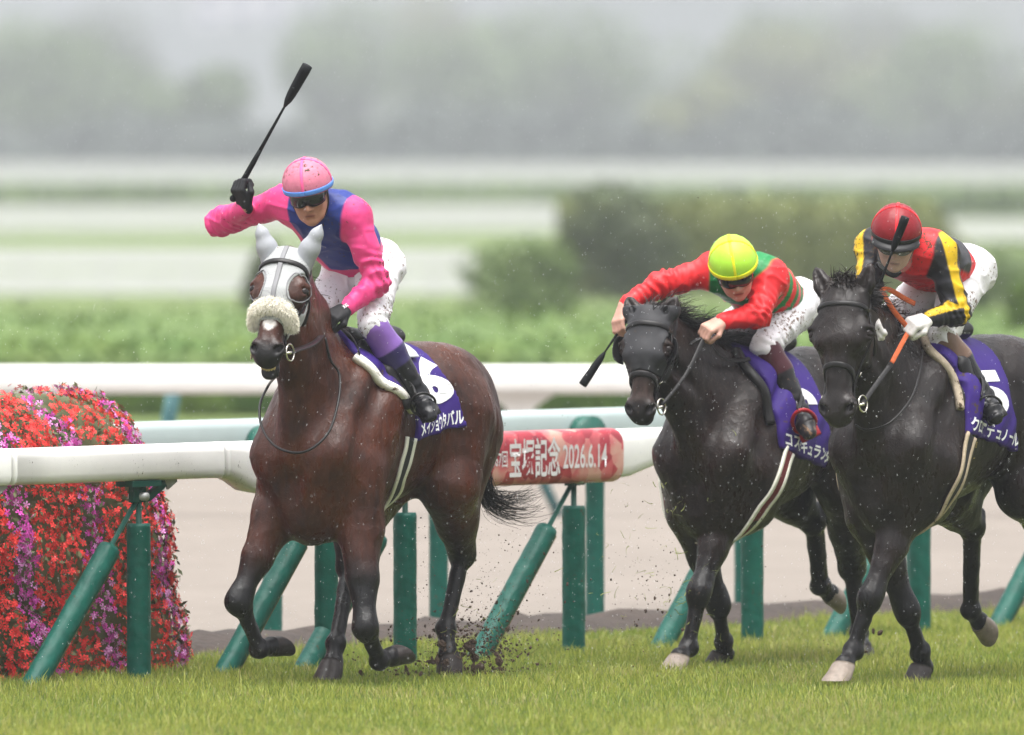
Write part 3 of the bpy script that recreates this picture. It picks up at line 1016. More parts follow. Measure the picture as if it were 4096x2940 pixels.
class Horse:
    """J: joints in the horse's own frame (x forward, y left, z up)"""
    def __init__(s, fr, J, wz=1.55, gut=0.0, headyaw=0.0, headroll=0.0, mouth=0.0, lean=0.0):
        s.fr, s.J, s.wz = fr, J, wz
        s.mouth = mouth
        S = Sdf()
        dz = wz - 1.55
        T = lambda x, y, z: A3((x, y, z + dz))
        s.T = T
        # trunk
        S.ell(T(.08, 0, 1.16), (.50, .270, .365), .05)
        S.ell(T(.36, 0, 1.125), (.34, .245, .40), .08)
        S.ell(T(-.16, 0, 1.175), (.48, .250, .265), .08)
        S.cone(T(.40, 0, 1.455), T(.14, 0, 1.40), .085, .10, .10, (0, 1, 0), .75)
        S.cone(T(.15, 0, 1.36), T(-.40, 0, 1.37), .125, .15, .10)
        S.ell(T(-.44, 0, 1.37), (.30, .20, .165), .10)
        for q in (-1, 1):
            S.ell(T(-.50, q * .115, 1.25), (.30, .165, .27), .09)
            S.ell(T(-.71, q * .105, 1.16), (.155, .115, .27), .09)
            S.ell(T(-.36, q * .18, 1.36), (.09, .055, .06), .08)           # hip point
            # shoulder, upper arm, breast
            S.cone(T(.34, q * .135, 1.40), T(.60, q * .155, 1.06), .085, .115, .09)
            S.cone(T(.26, q * .175, 1.26), T(.42, q * .175, .93), .125, .115, .09)
            S.ell(T(.60, q * .085, .98), (.115, .105, .165), .06)
            S.cone(T(.585, q * .12, 1.00), T(.47, q * .13, .80), .105, .09, .07)
        S.cone(T(.53, 0, .80), T(.20, 0, .81), .16, .13, .09)
        S.cone(T(.775, 0, 1.10), T(.755, 0, .80), .045, .045, .05, sub=True)   # furrow of the breast
        # neck
        poll, nose = A3(J['poll']), A3(J['nose'])
        u, v, w_ = head_frame(poll, nose, headyaw, headroll)
        s.u, s.v, s.w, s.poll = u, v, w_, poll
        L = np.linalg.norm(nose - poll); sc = L / 0.62
        s.sc = sc
        WX = 1.13
        H = lambda a, b, c: poll + (u * a + v * b + w_ * c * WX) * sc
        s.H = H
        top = H(.075, -.105, 0)
        n0 = T(.40, 0, 1.21)
        mid = n0 * .42 + top * .58 + A3((.015, 0, -.03))
        lowm = n0 * .74 + top * .26
        S.chain([n0, lowm, mid, top], [.275, .205, .142, .098], .07, (0, 1, 0), [.62, .60, .62])
        # crest and windpipe, jugular groove
        S.chain([T(.36, 0, 1.47), n0 * .45 + top * .55 + A3((-.07, 0, .13)), H(.01, -.085, 0)], [.06, .05, .055], .07)
        S.chain([T(.66, 0, 1.05), n0 * .45 + top * .55 + A3((.10, 0, -.12)), H(.17, -.15, 0)], [.085, .065, .06], .06)
        # head
        Mh = np.stack([u, v, w_])
        E = lambda a, b, c, ra, rb, rc, k=.02, sub=False: S.ell(H(a, b, c), A3((ra, rb * 1.08, rc * WX)) * sc, k, Mh, sub)
        E(.09, -.06, 0, .115, .078, .098, .03)
        S.cone(H(.10, -.025, 0), H(.25, -.005, 0), .060 * sc, .072 * sc, .03, w_, 1.62)
        S.cone(H(.24, -.015, 0), H(.50, -.022, 0), .068 * sc, .046 * sc, .03, w_, 1.10)
        for q in (-1, 1):
            E(.205, -.026, q * .088, .048, .036, .029, .03)               # orbit
            E(.172, -.004, q * .082, .034, .020, .028, .02)               # brow
            E(.23, -.135, q * .060, .120, .088, .034, .03)                # cheek
            S.cone(H(.235, -.04, q * .090), H(.37, -.06, q * .054), .015 * sc, .010 * sc, .03)   # facial crest
            E(.215, .000, q * .122, .024, .020, .018, .010, True)        # eye bed
            S.chain([H(.215, -.034, q * .126), H(.190, -.012, q * .124), H(.186, .008, q * .100), H(.204, .018, q * .082)], [.006, .0095, .0095, .006], .014)   # lids
            S.chain([H(.220, -.032, q * .126), H(.238, -.010, q * .116), H(.228, .012, q * .088)], [.005, .006, .005], .012)
            E(.535, -.002, q * .044, .044, .034, .032, .022)               # nostril wing
            S.cone(H(.30, .030, q * .026), H(.50, .012, q * .022), .020 * sc, .013 * sc, .020)    # nasal bone edge
            E(.140, -.045, q * .112, .030, .022, .020, .03, True)         # hollow above the eye
        S.cone(H(.27, -.155, 0), H(.47, -.105, 0), .055 * sc, .036 * sc, .03, w_, 1.12)
        E(.525, -.030, 0, .075, .050, .058, .03)
        E(.572, -.035, 0, .050, .046, .052, .025)
        mo = mouth
        E(.545 + mo * .040, -.098 - mo * .026, 0, .052, .030, .040, .02)
        S.cone(H(.45, -.10, 0), H(.54 + mo * .03, -.098 - mo * .026, 0), .034 * sc, .030 * sc, .02)
        S.cone(H(.50, -.072, -.06), H(.50, -.072, .06), .005, .005, .012, sub=True)
        S.cone(H(.56, -.076 - mo * .008, -.06), H(.56, -.076 - mo * .008, .06), .006 + .010 * mo, .006 + .010 * mo, .012, sub=True)
        S.cone(H(.615, -.080 - mo * .012, -.06), H(.615, -.080 - mo * .012, .06), .008 + .012 * mo, .008 + .012 * mo, .012, sub=True)
        for q in (-1, 1):
            S.cone(H(.556, .022, q * .050), H(.522, .000, q * .060), .021 * sc, .012 * sc, .008, sub=True)
        # ears
        s.ear = []
        ek = J.get('ear_k', 1.0)
        for q in (-1, 1):
            et = A3(J['earL' if q > 0 else 'earR'])
            eb = H(.035, -.055, q * .068)
            s.ear.append((eb, et))
            d = et - eb
            S.chain([eb, eb + d * .38, eb + d * .75, et], [.036 * ek, .042 * ek, .026 * ek, .004], .02, v, .80)
            S.cone(eb + d * .24 + v * .036, eb + d * .84 + v * .016, .022, .005, .008, sub=True)
        for q in (-1, 1):
            S.chain_sub([H(.26, -.20, q * .085), n0 * .5 + top * .5 + A3((.08, q * .138, -.10))], [.016, .010], .045)   # jugular groove
            S.chain_sub([T(.04, q * .33, 1.20), T(.02, q * .345, .98)], [.022, .022], .05)
            S.chain_sub([T(-.07, q * .335, 1.20), T(-.09, q * .345, .98)], [.022, .022], .05)
        # muscle lines: shoulder edge, ribs behind the elbow, thigh
        for q in (-1, 1):
            S.chain_sub([T(.30, q * .245, 1.42), T(.50, q * .285, 1.22), T(.62, q * .30, 1.02)], [.03, .035, .03], .06)
            S.chain_sub([T(.14, q * .315, 1.25), T(.20, q * .345, 1.02), T(.27, q * .30, .86)], [.03, .035, .03], .07)
            S.chain_sub([T(-.20, q * .33, 1.28), T(-.22, q * .35, 1.05)], [.05, .045], .10)
            S.chain_sub([T(-.62, q * .30, 1.34), T(-.62, q * .295, 1.12), T(-.56, q * .27, .95)], [.02, .03, .02], .05)
        # legs
        s.hoofs = []
        for key in ('fl', 'fr'):
            q = 1 if key == 'fl' else -1
            E0, K, Ft, Cr = [A3(p) for p in J[key]]
            ax = unit(E0 - K); sid = A3((0, 1, 0))
            fwd = unit(np.cross(sid, K - E0)); fwd = fwd if fwd[0] > 0 else -fwd
            sh = T(.44, q * .165, .98)
            S.cone(sh, E0, .14, .108, .05)
            S.cone(E0, E0 * .5 + K * .5, .108, .072, .04, sid, .9)
            S.cone(E0 * .5 + K * .5, K + ax * .05, .072, .044, .03)
            S.cone(E0 + fwd * .04, E0 * .5 + K * .5 + fwd * .02, .070, .046, .03)
            S.cone(E0 - fwd * .05 + sid * .02 * q, E0 * .4 + K * .6 - fwd * .025, .055, .035, .025)
            S.cone(K + ax * .045, K - ax * .02, .050, .050, .03); S.cone(K, K + unit(Ft - K) * .045, .050, .045, .03)
            S.sph(K + fwd * .008 - ax * .008, .044, .03)
            S.sph(K - fwd * .035 + ax * .01, .030, .02)
            cn = unit(Ft - K); back = -unit(np.cross(sid, cn)); back = back if (back @ (K - E0) < 0 or True) else back
            bk = np.cross(cn, sid); bk = bk if bk[0] < 0 or abs(bk[0]) < .3 and bk[2] > 0 else -bk
            S.cone(K + cn * .03, Ft, .035, .030, .015)
            S.cone(K + cn * .05 + bk * .030, Ft + bk * .026, .020, .020, .012)
            S.ell(Ft, (.044, .047, .044), .015); S.sph(Ft + bk * .022, .036, .02)
            S.cone(Ft, Cr, .034, .036, .015); S.sph(Cr, .043, .02)
            s.hoofs.append((key, Ft, Cr, bk))
        for key in ('hl', 'hr'):
            q = 1 if key == 'hl' else -1
            St, Hk, Ft, Cr = [A3(p) for p in J[key]]
            sid = A3((0, 1, 0))
            S.cone(T(-.46, q * .14, 1.20), St, .205, .135, .09)
            S.cone(T(-.66, q * .12, 1.12), St * .45 + Hk * .55, .15, .078, .09)
            S.cone(St, Hk, .128, .060, .06)
            S.ell(Hk, (.060, .056, .066), .03)
            sh = unit(Hk - St); cn = unit(Ft - Hk)
            pt = unit(sh - cn)                                             # point of hock
            S.cone(Hk, Hk + pt * .05 - cn * .035, .042, .029, .02)
            S.cone(St * .3 + Hk * .7 + pt * .045, Hk + pt * .05 - cn * .02, .022, .021, .03)
            bk = pt - cn * (pt @ cn); bk = unit(bk)
            S.cone(Hk + cn * .03, Ft, .039, .032, .015)
            S.cone(Hk + pt * .038, Ft + bk * .027, .024, .021, .012)
            S.ell(Ft, (.045, .048, .045), .015); S.sph(Ft + bk * .022, .037, .02)
            S.cone(Ft, Cr, .035, .037, .015); S.sph(Cr, .043, .02)
            s.hoofs.append((key, Ft, Cr, bk))
        for op in J.get('extra', []):
            S.cone(*op[:4], k=op[4])
        s.S = S
    def body(s, root, material, paint, h=0.0085):
        ax, f = s.S.grid(h)
        V, Q = surface(ax, f, 2)
        N = normals(V, Q)
        # muscle and vein relief
        V = V + N * (noise3(V, 8, 3, 2) * .0045 + (1 - np.abs(noise3(V * A3((1, 1, .7)), 13, 7, 2))) ** 3 * .0035)[:, None]
        me = mesh_np('body', V, Q)
        vcol(me, 'col', paint(s, V))
        o = link('body', me, material, root)
        s.bvh = BVHTree.FromPolygons([tuple(p) for p in V], [tuple(q) for q in Q])
        s.grid_ = (ax, f)
        return o
    def near(s, p, off=0.0):
        q, n, i, d = s.bvh.find_nearest(Vector(p))
        n = A3(n); q = A3(q)
        return q + n * off, n
    def strap(s, mb, guide, wid, thick, n=6, off=None, sm=2, closed=False):
        """a strap lying on the coat along guide points"""
        pts = spline(guide, n)
        P = []; N = []
        for p in pts:
            a, b = s.near(p, 0)
            P.append(a); N.append(b)
        P = np.array(P); N = np.array(N)
        for _ in range(sm):
            P[1:-1] = (P[:-2] + 2 * P[1:-1] + P[2:]) / 4
            N[1:-1] = (N[:-2] + 2 * N[1:-1] + N[2:]) / 4
        P = P + N * (thick * .35 if off is None else off)
        mb.ribbon(list(P), list(N), wid, thick)
        return P, N
    def hit(s, px, py, bvh=None, miss=None):
        """point of the coat (or a given surface) seen at a place of the photograph"""
        o_ = s.fr.loc(CAM); d_ = unit(s.fr.dir(sight(px, py)))
        h_ = (bvh or s.bvh).ray_cast(Vector(o_), Vector(d_))
        if h_[0] is None:
            q, n_, i_, dd = (bvh or s.bvh).find_nearest(Vector(s.fr.P(px, py, y=.30) if miss is None else miss)); return A3(q)
        return A3(h_[0])
    def head_coord(s, V):
        d = (V - s.poll) / s.sc
        return d @ s.u, d @ s.v, d @ s.w / 1.13
    def shell(s, region, off, h, lo, hi, smooth=1):
        """solid lying on the coat: body grown by off, cut to region(x, y, z) < 0"""
        ax, f = s.S.grid(h, lo, hi, 0.03)
        X, Y, Z = np.meshgrid(*ax, indexing='ij')
        r = region(X, Y, Z).astype(np.float32)
        g = np.maximum(f - off, r)
        g = np.maximum(g, -(f + .012))
        g[0] = g[-1] = 1; g[:, 0] = g[:, -1] = 1; g[:, :, 0] = g[:, :, -1] = 1
        return surface(ax, g, smooth)

def add_hoof(s, root, key, Ft, Cr, bk, m, m_sole, planted):
    """hoof: slanted wall from the coronet down, flat sole with a frog"""
    p = unit(Cr - Ft)
    fw = -bk; fw = unit(fw - p * (fw @ p))
    ang = R(38)
    if planted:
        sol = A3((0, 0, -1)); fw2 = unit(A3((1, 0, 0)) - 0)
        fw2 = unit(A3((p[0], p[1], 0)) + A3((.6, 0, 0)))
    else:
        sol = unit(p * math.cos(ang) + bk * math.sin(ang)); fw2 = unit(fw * math.cos(ang) + p * math.sin(ang))
    sd = np.cross(sol, fw2)
    n = 20; rings = []
    c0 = Cr - p * .012
    hgt = .088
    for t, rs in ((0, .048), (.12, .053), (.5, .061), (.92, .069), (1.0, .0675)):
        c = c0 + (p * .4 + sol * .6) * hgt * t + fw2 * ((.055 if planted else .020) * t + .004)
        a1 = unit(fw2 * 1.0 + 0 * sol)
        ring = []
        for k in range(n):
            q = 2 * math.pi * k / n
            cx = math.cos(q); r_f = rs * (1.10 if cx > 0 else .88)
            pt = c + a1 * cx * r_f + sd * math.sin(q) * rs * .98
            if t < .3: pt = pt - sol * (.016 * (cx)) * (1 - t)
            ring.append(pt)
        rings.append(ring)
    V = [q for r_ in rings for q in r_]
    F = []
    for i in range(len(rings) - 1):
        for k in range(n):
            F.append((i * n + k, i * n + (k + 1) % n, (i + 1) * n + (k + 1) % n, (i + 1) * n + k))
    F.append(tuple(range(n)))
    mb = MB().add(V, F)
    o = mb.build('hoof', m, root)
    c = c0 + (p * .4 + sol * .6) * hgt + fw2 * (.059 if planted else .024)
    V = []; F = []
    for rr, dep in ((1.0, 0), (.80, 0), (.74, -.008), (.3, -.010)):
        for k in range(n):
            q = 2 * math.pi * k / n; cx = math.cos(q)
            V.append(c + fw2 * cx * .0675 * rr * (1.10 if cx > 0 else .88) + sd * math.sin(q) * .0662 * rr + sol * (dep + .0005))
    for i in range(3):
        for k in range(n):
            F.append((i * n + k, i * n + (k + 1) % n, (i + 1) * n + (k + 1) % n, (i + 1) * n + k))
    F.append(tuple(3 * n + k for k in range(n)))
    m2 = MB().add(V, F)
    # frog and shoe
    m2.add([c - fw2 * .045 + sd * .018 - sol * .004, c - fw2 * .045 - sd * .018 - sol * .004, c + fw2 * .02 - sol * .002,
            c - fw2 * .045 + sd * .012 + sol * .004, c - fw2 * .045 - sd * .012 + sol * .004, c + fw2 * .012 + sol * .003],
           [(0, 3, 5, 2), (1, 2, 5, 4), (0, 1, 4, 3), (3, 4, 5)])
    m2.build('sole', m_sole, o)
    return o

def hair(mb_list, roots, dirs, length, seg=6, wid=.0035, curl=.03, drop=.2, rng=RNG, clump=None):
    """flat tapering strands; returns vertex and quad arrays"""
    V = []; F = []
    for r0, d0 in zip(roots, dirs):
        L = length * rng.uniform(.55, 1.1)
        p = A3(r0); d = unit(d0)
        a = rng.uniform(0, 6.28); ph = rng.uniform(0, 6.28)
        side = unit(np.cross(d, rng.normal(size=3)))
        wv = rng.normal(size=3) * curl
        b = len(V)
        for i in range(seg + 1):
            t = i / seg
            wd = wid * (1 - .85 * t)
            V.append(p + side * wd); V.append(p - side * wd)
            d = unit(d + wv * math.sin(ph + 4 * t) + A3((0, 0, -drop / seg)))
            p = p + d * L / seg
        for i in range(seg):
            F.append((b + 2 * i, b + 2 * i + 1, b + 2 * i + 3, b + 2 * i + 2))
    return np.array(V), np.array(F)
def paint_coat(base, dark, muz, legtop_f=.62, legtop_h=.66, dapple=.10, white=None, nosecol=None):
    """coat colour by body region: points darken to black legs, muzzle dark"""
    base, dark, muz = map(A3, (base, dark, muz))
    def fn(s, V):
        z = V[:, 2]; x = V[:, 0]
        n = noise3(V, 5, 5, 3)
        C = np.repeat(base[None], len(V), 0) * (1 + dapple * n)[:, None]
        front = sstep(.0, .2, x + 0.1)
        top = legtop_f * front + legtop_h * (1 - front)
        t = 1 - sstep(-.13, .12, z - (top + .05 * n))
        hu, hv, hw = s.head_coord(V)
        ishead = (np.abs(hw) < .16) & (hu > -.3) & (hu < .75) & (hv > -.30) & (hv < .25) & (z > .95)
        t = np.where(ishead, 0, t)
        C = mixc(C, dark, t)
        tm = np.where(ishead, sstep(.42, .54, hu - .25 * (hv + .03)), 0)
        C = mixc(C, muz, tm)
        if nosecol is not None:
            C = mixc(C, A3(nosecol), np.where(ishead, sstep(.26, .36, hu) * (1 - sstep(.46, .54, hu)) * sstep(-.10, -.02, hv), 0))
        for (a, b, c, r) in (white or []):
            d = np.sqrt((hu - a) ** 2 + (hv - b) ** 2 * .2 + (hw - c) ** 2) / r
            C = mixc(C, A3((.62, .58, .55)), np.where(ishead, 1 - sstep(.7, 1.1, d + .25 * noise3(V, 60, 2, 2)), 0))
        # pale rim of the lower lip
        return C
    return fn
def poly_sd(x, z, poly):
    """signed distance to a polygon in the x-z plane, negative inside"""
    P = np.array(poly); n_ = len(P)
    d = np.full(x.shape, 1e9); ins = np.zeros(x.shape, bool)
    for i in range(n_):
        a, b = P[i], P[(i + 1) % n_]
        e = b - a
        wx, wz = x - a[0], z - a[1]
        t = np.clip((wx * e[0] + wz * e[1]) / (e @ e), 0, 1)
        d = np.minimum(d, (wx - t * e[0]) ** 2 + (wz - t * e[1]) ** 2)
        c = (a[1] > z) != (b[1] > z)
        ins ^= c & (x < (b[0] - a[0]) * (z - a[1]) / (b[1] - a[1] + 1e-12) + a[0])
    d = np.sqrt(d)
    return np.where(ins, -d, d)

M_TACK = mat('black_leather', (.014, .013, .013), .32, .15, 40, bump=.1, bscale=120)
M_METAL = mat('bright_metal', (.70, .66, .58), .22, .05, metal=1.0)
M_CLOTH = mat('purple_saddle_cloth', (.034, .012, .165), .62, .08, 14, bump=.12, bscale=30, mud=.06)
M_PRINT = mat('white_cloth_print', (.82, .82, .84), .6, .03, mud=.05)
M_FLEECE = mat('cream_fleece', (.74, .71, .65), .85, .08, 60, bump=.5, bscale=140, mud=.05)
M_MUDFLEECE = mat('muddy_fleece', (.40, .33, .25), .85, .2, 40, bump=.5, bscale=140, mud=.35)
M_EYE = mat('eye', (.010, .006, .005), .06, 0)
M_HOOFD = mat('dark_hoof', (.030, .024, .022), .42, .25, 30, bump=.3, bscale=40)
M_HOOFP = mat('pale_hoof', (.25, .205, .17), .45, .25, 30, bump=.3, bscale=40)
M_SOLE = mat('muddy_sole', (.16, .105, .06), .75, .35, 40, bump=.5, bscale=50)
M_HAIR = mat('black_hair', (.012, .010, .010), .42, .2, 30)
M_HAIRB = mat('dark_brown_hair', (.022, .016, .014), .42, .2, 30)
M_TEETH = mat('teeth', (.62, .47, .22), .35, .15, 90)
M_GREY = mat('grey_mesh_edge', (.20, .20, .21), .6, .05)

# white hood cloth with a fine knitted dot pattern
m, n, l, b = nodes('hood_mesh')
tc = n.new('ShaderNodeTexCoord'); vo = n.new('ShaderNodeTexVoronoi'); vo.inputs['Scale'].default_value = 150; vo.inputs['Randomness'].default_value = .15
l.new(tc.outputs['Object'], vo.inputs['Vector'])
mr = n.new('ShaderNodeMapRange'); mr.inputs['From Min'].default_value = .15; mr.inputs['From Max'].default_value = .45
l.new(vo.outputs['Distance'], mr.inputs['Value'])
mx = n.new('ShaderNodeMix'); mx.data_type = 'RGBA'; mx.inputs[6].default_value = (.17, .17, .18, 1); mx.inputs[7].default_value = (.34, .35, .35, 1)
l.new(mr.outputs[0], mx.inputs[0])
nz = n.new('ShaderNodeTexNoise'); nz.inputs['Scale'].default_value = 45; nz.inputs['Detail'].default_value = 4
l.new(tc.outputs['Object'], nz.inputs['Vector'])
m2 = n.new('ShaderNodeMapRange'); m2.inputs['From Min'].default_value = .68; m2.inputs['From Max'].default_value = .73
l.new(nz.outputs['Fac'], m2.inputs['Value'])
my = n.new('ShaderNodeMix'); my.data_type = 'RGBA'; my.inputs[7].default_value = (.10, .06, .035, 1)
l.new(m2.outputs[0], my.inputs[0]); l.new(mx.outputs[2], my.inputs[6]); l.new(my.outputs[2], b.inputs['Base Color'])
b.inputs['Roughness'].default_value = .7
M_HOOD = m
M_HOODB = mat('black_hood', (.030, .030, .033), .6, .15, 40, mud=.10)
M_EARCAP = mat('white_ear_cover', (.33, .34, .37), .6, .05, 30)

def horse_tack(s, root, cfg):
    H, T = s.H, s.T
    br = cfg.get('bridle_m', M_TACK)
    mb = MB(); s.strap(mb, [H(.13, -.06, -.15), H(.095, .01, -.10), H(.080, .07, 0), H(.095, .01, .10), H(.13, -.06, .15)], .024 if not cfg.get('bare') else .022, .008, 7, off=cfg.get('lift', .004)); mb.build('browband', br, root)
    mb = MB(); s.strap(mb, [H(.13, -.06, -.15), H(.04, -.12, -.11), H(.0, -.17, 0), H(.04, -.12, .11), H(.13, -.06, .15)], .024, .007, 7, off=cfg.get('lift', .004)); mb.build('crown_strap', br, root)
    mb = MB(); s.strap(mb, [H(.11, -.09, -.15), H(.22, -.20, -.10), H(.26, -.27, 0), H(.22, -.20, .10), H(.11, -.09, .15)], .015, .006, 7, off=cfg.get('lift', .004)); mb.build('throat_strap', br, root)
    for q in (-1, 1):
        mb = MB(); s.strap(mb, [H(.12, -.065, q * .15), H(.24, -.075, q * .13), H(.36, -.075, q * .10), H(.495, -.075, q * .075)], cfg.get('cheek_w', .020), .009, 7, off=cfg.get('lift', .004))
        ck = mb.build('cheek_strap', br, root)
        mb = MB()
        for (uu, ww) in ((.20, .13), (.40, .095)):
            p, nn = s.near(H(uu, -.075, q * ww), .010)
            mb.torus(p, nn, .014, .0025, 12, 6)
        mb.build('buckle', M_METAL, ck)
        c = H(.510, -.078, q * .078)
        mb = MB(); mb.torus(c + s.w * q * .004, s.w + s.v * .25 * q, .038, .0042, 22, 8)
        ring = mb.build('bit_ring', M_METAL, root)
        MB().tube([c + s.w * q * .012, H(.522, -.070, q * .050)], [.0075, .006], 8).build('bit_bar', M_METAL, ring)
        s.__dict__['ring' + ('L' if q > 0 else 'R')] = c
    if cfg.get('noseband', True):
        mb = MB(); s.strap(mb, [H(.44, -.11, -.075), H(.415, -.04, -.085), H(.375, .02, -.055), H(.362, .06, 0), H(.375, .02, .055), H(.415, -.04, .085), H(.44, -.11, .075)], .026, .009, 7, off=cfg.get('lift', .005)); mb.build('noseband', br, root)
    # saddle cloth on both flanks
    poly = cfg['cloth']
    xs = [p[0] for p in poly]
    lo = (min(xs) - .05, -.40, min(p[1] for p in poly) - .05); hi = (max(xs) + .05, .40, s.wz + .12)
    fullp = poly + [(poly[-1][0] - .02, 1.9), (poly[0][0] + .02, 1.9)]
    def region(X, Y, Z):
        return poly_sd(X[:, 0, :], Z[:, 0, :], fullp)[:, None, :] + 0 * Y
    V, Q = s.shell(region, .020, .0095, lo, hi, 2)
    N = normals(V, Q)
    V = V + N * (.004 * np.sin(V[:, 0] * 38 + 4 * np.sin(V[:, 2] * 11)) * sstep(s.wz - .15, s.wz - .4, V[:, 2]))[:, None]
    cl = link('saddle_cloth', mesh_np('saddle_cloth', V, Q), M_CLOTH, root)
    bv = BVHTree.FromPolygons([tuple(p) for p in V], [tuple(q) for q in Q])
    s.cloth_bvh = bv
    def placer(x0, x1, z0, z1, tilt=0.0, q=1):
        def f(a, b_):
            x = x0 + (x1 - x0) * a; z = z0 + (z1 - z0) * b_ + tilt * (x - x0)
            hit = bv.ray_cast(Vector((x, q * 1.0, z)), Vector((0, -q, 0)))
            y = hit[0][1] if hit[0] is not None else q * .30
            return (x, y + q * .0035, z)
        return f
    for (name, txt, x0, x1, z0, z1, tilt, bold) in cfg['print']:
        lettering(name, txt, placer(x0, x1, z0, z1, tilt), M_PRINT, cl, bold)
    # fleece edge in front of the cloth, girth, saddle
    fe = cfg.get('fleece_m', M_FLEECE)
    pl = [p for p in poly[:cfg.get('fleece_n', 4)]]
    for q in (-1, 1):
        guide = []
        for p in pl:
            h_ = s.bvh.ray_cast(Vector((p[0] + .025, q * 1.0, p[1])), Vector((0, -q, 0)))
            guide.append(A3(h_[0]) if h_[0] is not None else A3((p[0] + .025, q * .03, s.wz + .02)))
        mb = MB(); s.strap(mb, guide, cfg.get('fleece_w', .046), .032, 8, off=.014, sm=6); mb.build('fleece_pad', fe, root)
    gx = cfg['girth']                                                    # (x, z) down the side
    pts = []
    for x, z in gx:
        h_ = s.bvh.ray_cast(Vector((x, 1.0, z)), Vector((0, -1, 0)))
        pts.append(A3(h_[0]) if h_[0] is not None else A3((x, .2, z)))
    pts = pts + [A3((gx[-1][0] + .02, 0, s.wz - .92))]
    pts = pts + [A3((p[0], -p[1], p[2])) for p in reversed(pts[:-1])]
    mb = MB(); Pg, Ng = s.strap(mb, pts, .066, .010, 7, off=.006, sm=8)
    g_root = mb.build('girth', cfg['girth_m'], root)
    for q in (-1, 1):
        E_ = []
        for i in range(len(Pg)):
            t_ = unit(Pg[min(i + 1, len(Pg) - 1)] - Pg[max(i - 1, 0)]); E_.append(Pg[i] + np.cross(t_, Ng[i]) * q * .032 + Ng[i] * .004)
        MB().ribbon(E_, list(Ng), .021, .012).build('girth_edge', cfg['edge_m'], g_root)
    S = Sdf()
    sx = cfg.get('seat_x', .12)
    zb = s.wz
    S.cone((sx + .16, 0, zb + .045), (sx - .02, 0, zb + .015), .042, .050, .03, (0, 1, 0), 1.6)
    S.cone((sx - .02, 0, zb + .015), (sx - .24, 0, zb + .03), .050, .055, .03, (0, 1, 0), 1.9)
    for q in (-1, 1):
        S.chain([(sx + .13, q * .10, zb - .02), (sx + .10, q * .235, zb - .13), (sx + .08, q * .305, zb - .27)], [.045, .040, .030], .03, (0, 1, 0), .6)
    ax, f = S.grid(.008)
    V, Q = surface(ax, f, 1)
    sd = link('saddle', mesh_np('saddle', V, Q), M_TACK, root)

def hair_tuft(root, name, roots, dirs, length, material, **kw):
    V, F = hair(None, roots, dirs, length, **kw)
    return link(name, mesh_np(name, V, F), material, root)

def mane(s, root, n_, blow, length, material, t0=.05, t1=.95):
    """strands along the crest of the neck, blown in direction blow"""
    a = s.T(.34, 0, 1.55); b_ = s.H(.0, -.12, 0)
    roots = []; dirs = []
    for _ in range(n_):
        t = RNG.uniform(t0, t1)
        p = a + (b_ - a) * t + A3((-.05, 0, .12)) * math.sin(math.pi * t) * .8
        q, nn = s.near(p + A3((0, RNG.normal() * .012, .05)), -.002)
        roots.append(q); dirs.append(A3(blow) + RNG.normal(size=3) * .30 + A3((0, 0, .35)))
    return hair_tuft(root, 'mane', roots, dirs, length, material, wid=.0028, curl=.10, drop=.9)

def tail(s, root, ctrl, n_, material, spread=.07, fray=.10):
    """a switch of strands along one bent line"""
    C = spline(ctrl, 7); m_ = len(C)
    V = []; F = []
    for i in range(n_):
        o1 = RNG.normal(size=3) * .018; o2 = RNG.normal(size=3) * spread * A3((1, .6, 1)); ln = RNG.uniform(.55, 1.0)
        ph = RNG.uniform(0, 6.28); wv = RNG.normal(size=3) * .012
        side = unit(RNG.normal(size=3)); b = len(V)
        k = 12
        for j in range(k + 1):
            t = j / k * ln
            f_ = t * (m_ - 1); i0 = min(int(f_), m_ - 2)
            p = C[i0] * (1 - f_ + i0) + C[i0 + 1] * (f_ - i0)
            p = p + o1 * (1 - t) + o2 * t ** 1.6 + wv * math.sin(7 * t + ph) + RNG.normal(size=3) * .002
            wd = .0026 * (1 - .7 * j / k)
            V.append(p + side * wd); V.append(p - side * wd)
        for j in range(k):
            F.append((b + 2 * j, b + 2 * j + 1, b + 2 * j + 3, b + 2 * j + 2))
    return link('tail', mesh_np('tail', np.array(V), np.array(F)), material, root)

def eyes(s, root):
    for q in (-1, 1):
        MB().blob(s.H(.216, -.018, q * .106), .0262, .0262, .0262, n=14, m=10).build('eye', M_EYE, root)

def teeth(s, root):
    for i in range(6):
        c = s.H(.607 - .004 * abs(i - 2.5), -.080, (i - 2.5) * .0105)
        MB().blob(c, .0068, .0058, .011, np.stack([s.w, s.v, s.u]).T, 8, 5).build('tooth', M_TEETH, root)

def finish_horse(s, root, soles, hoofm):
    for (key, Ft, Cr, bk) in s.hoofs:
        add_hoof(s, root, key, Ft, Cr, bk, hoofm[key], M_SOLE, key in soles)
    eyes(s, root)

# ---- the bay in front
M_COAT1 = coat_mat('wet_bay_coat', 0)
M_COAT2 = coat_mat('wet_black_brown_coat', .5, .85, (.060, .040, .028))
M_COAT3 = coat_mat('wet_black_coat', .2, .85, (.055, .038, .028))

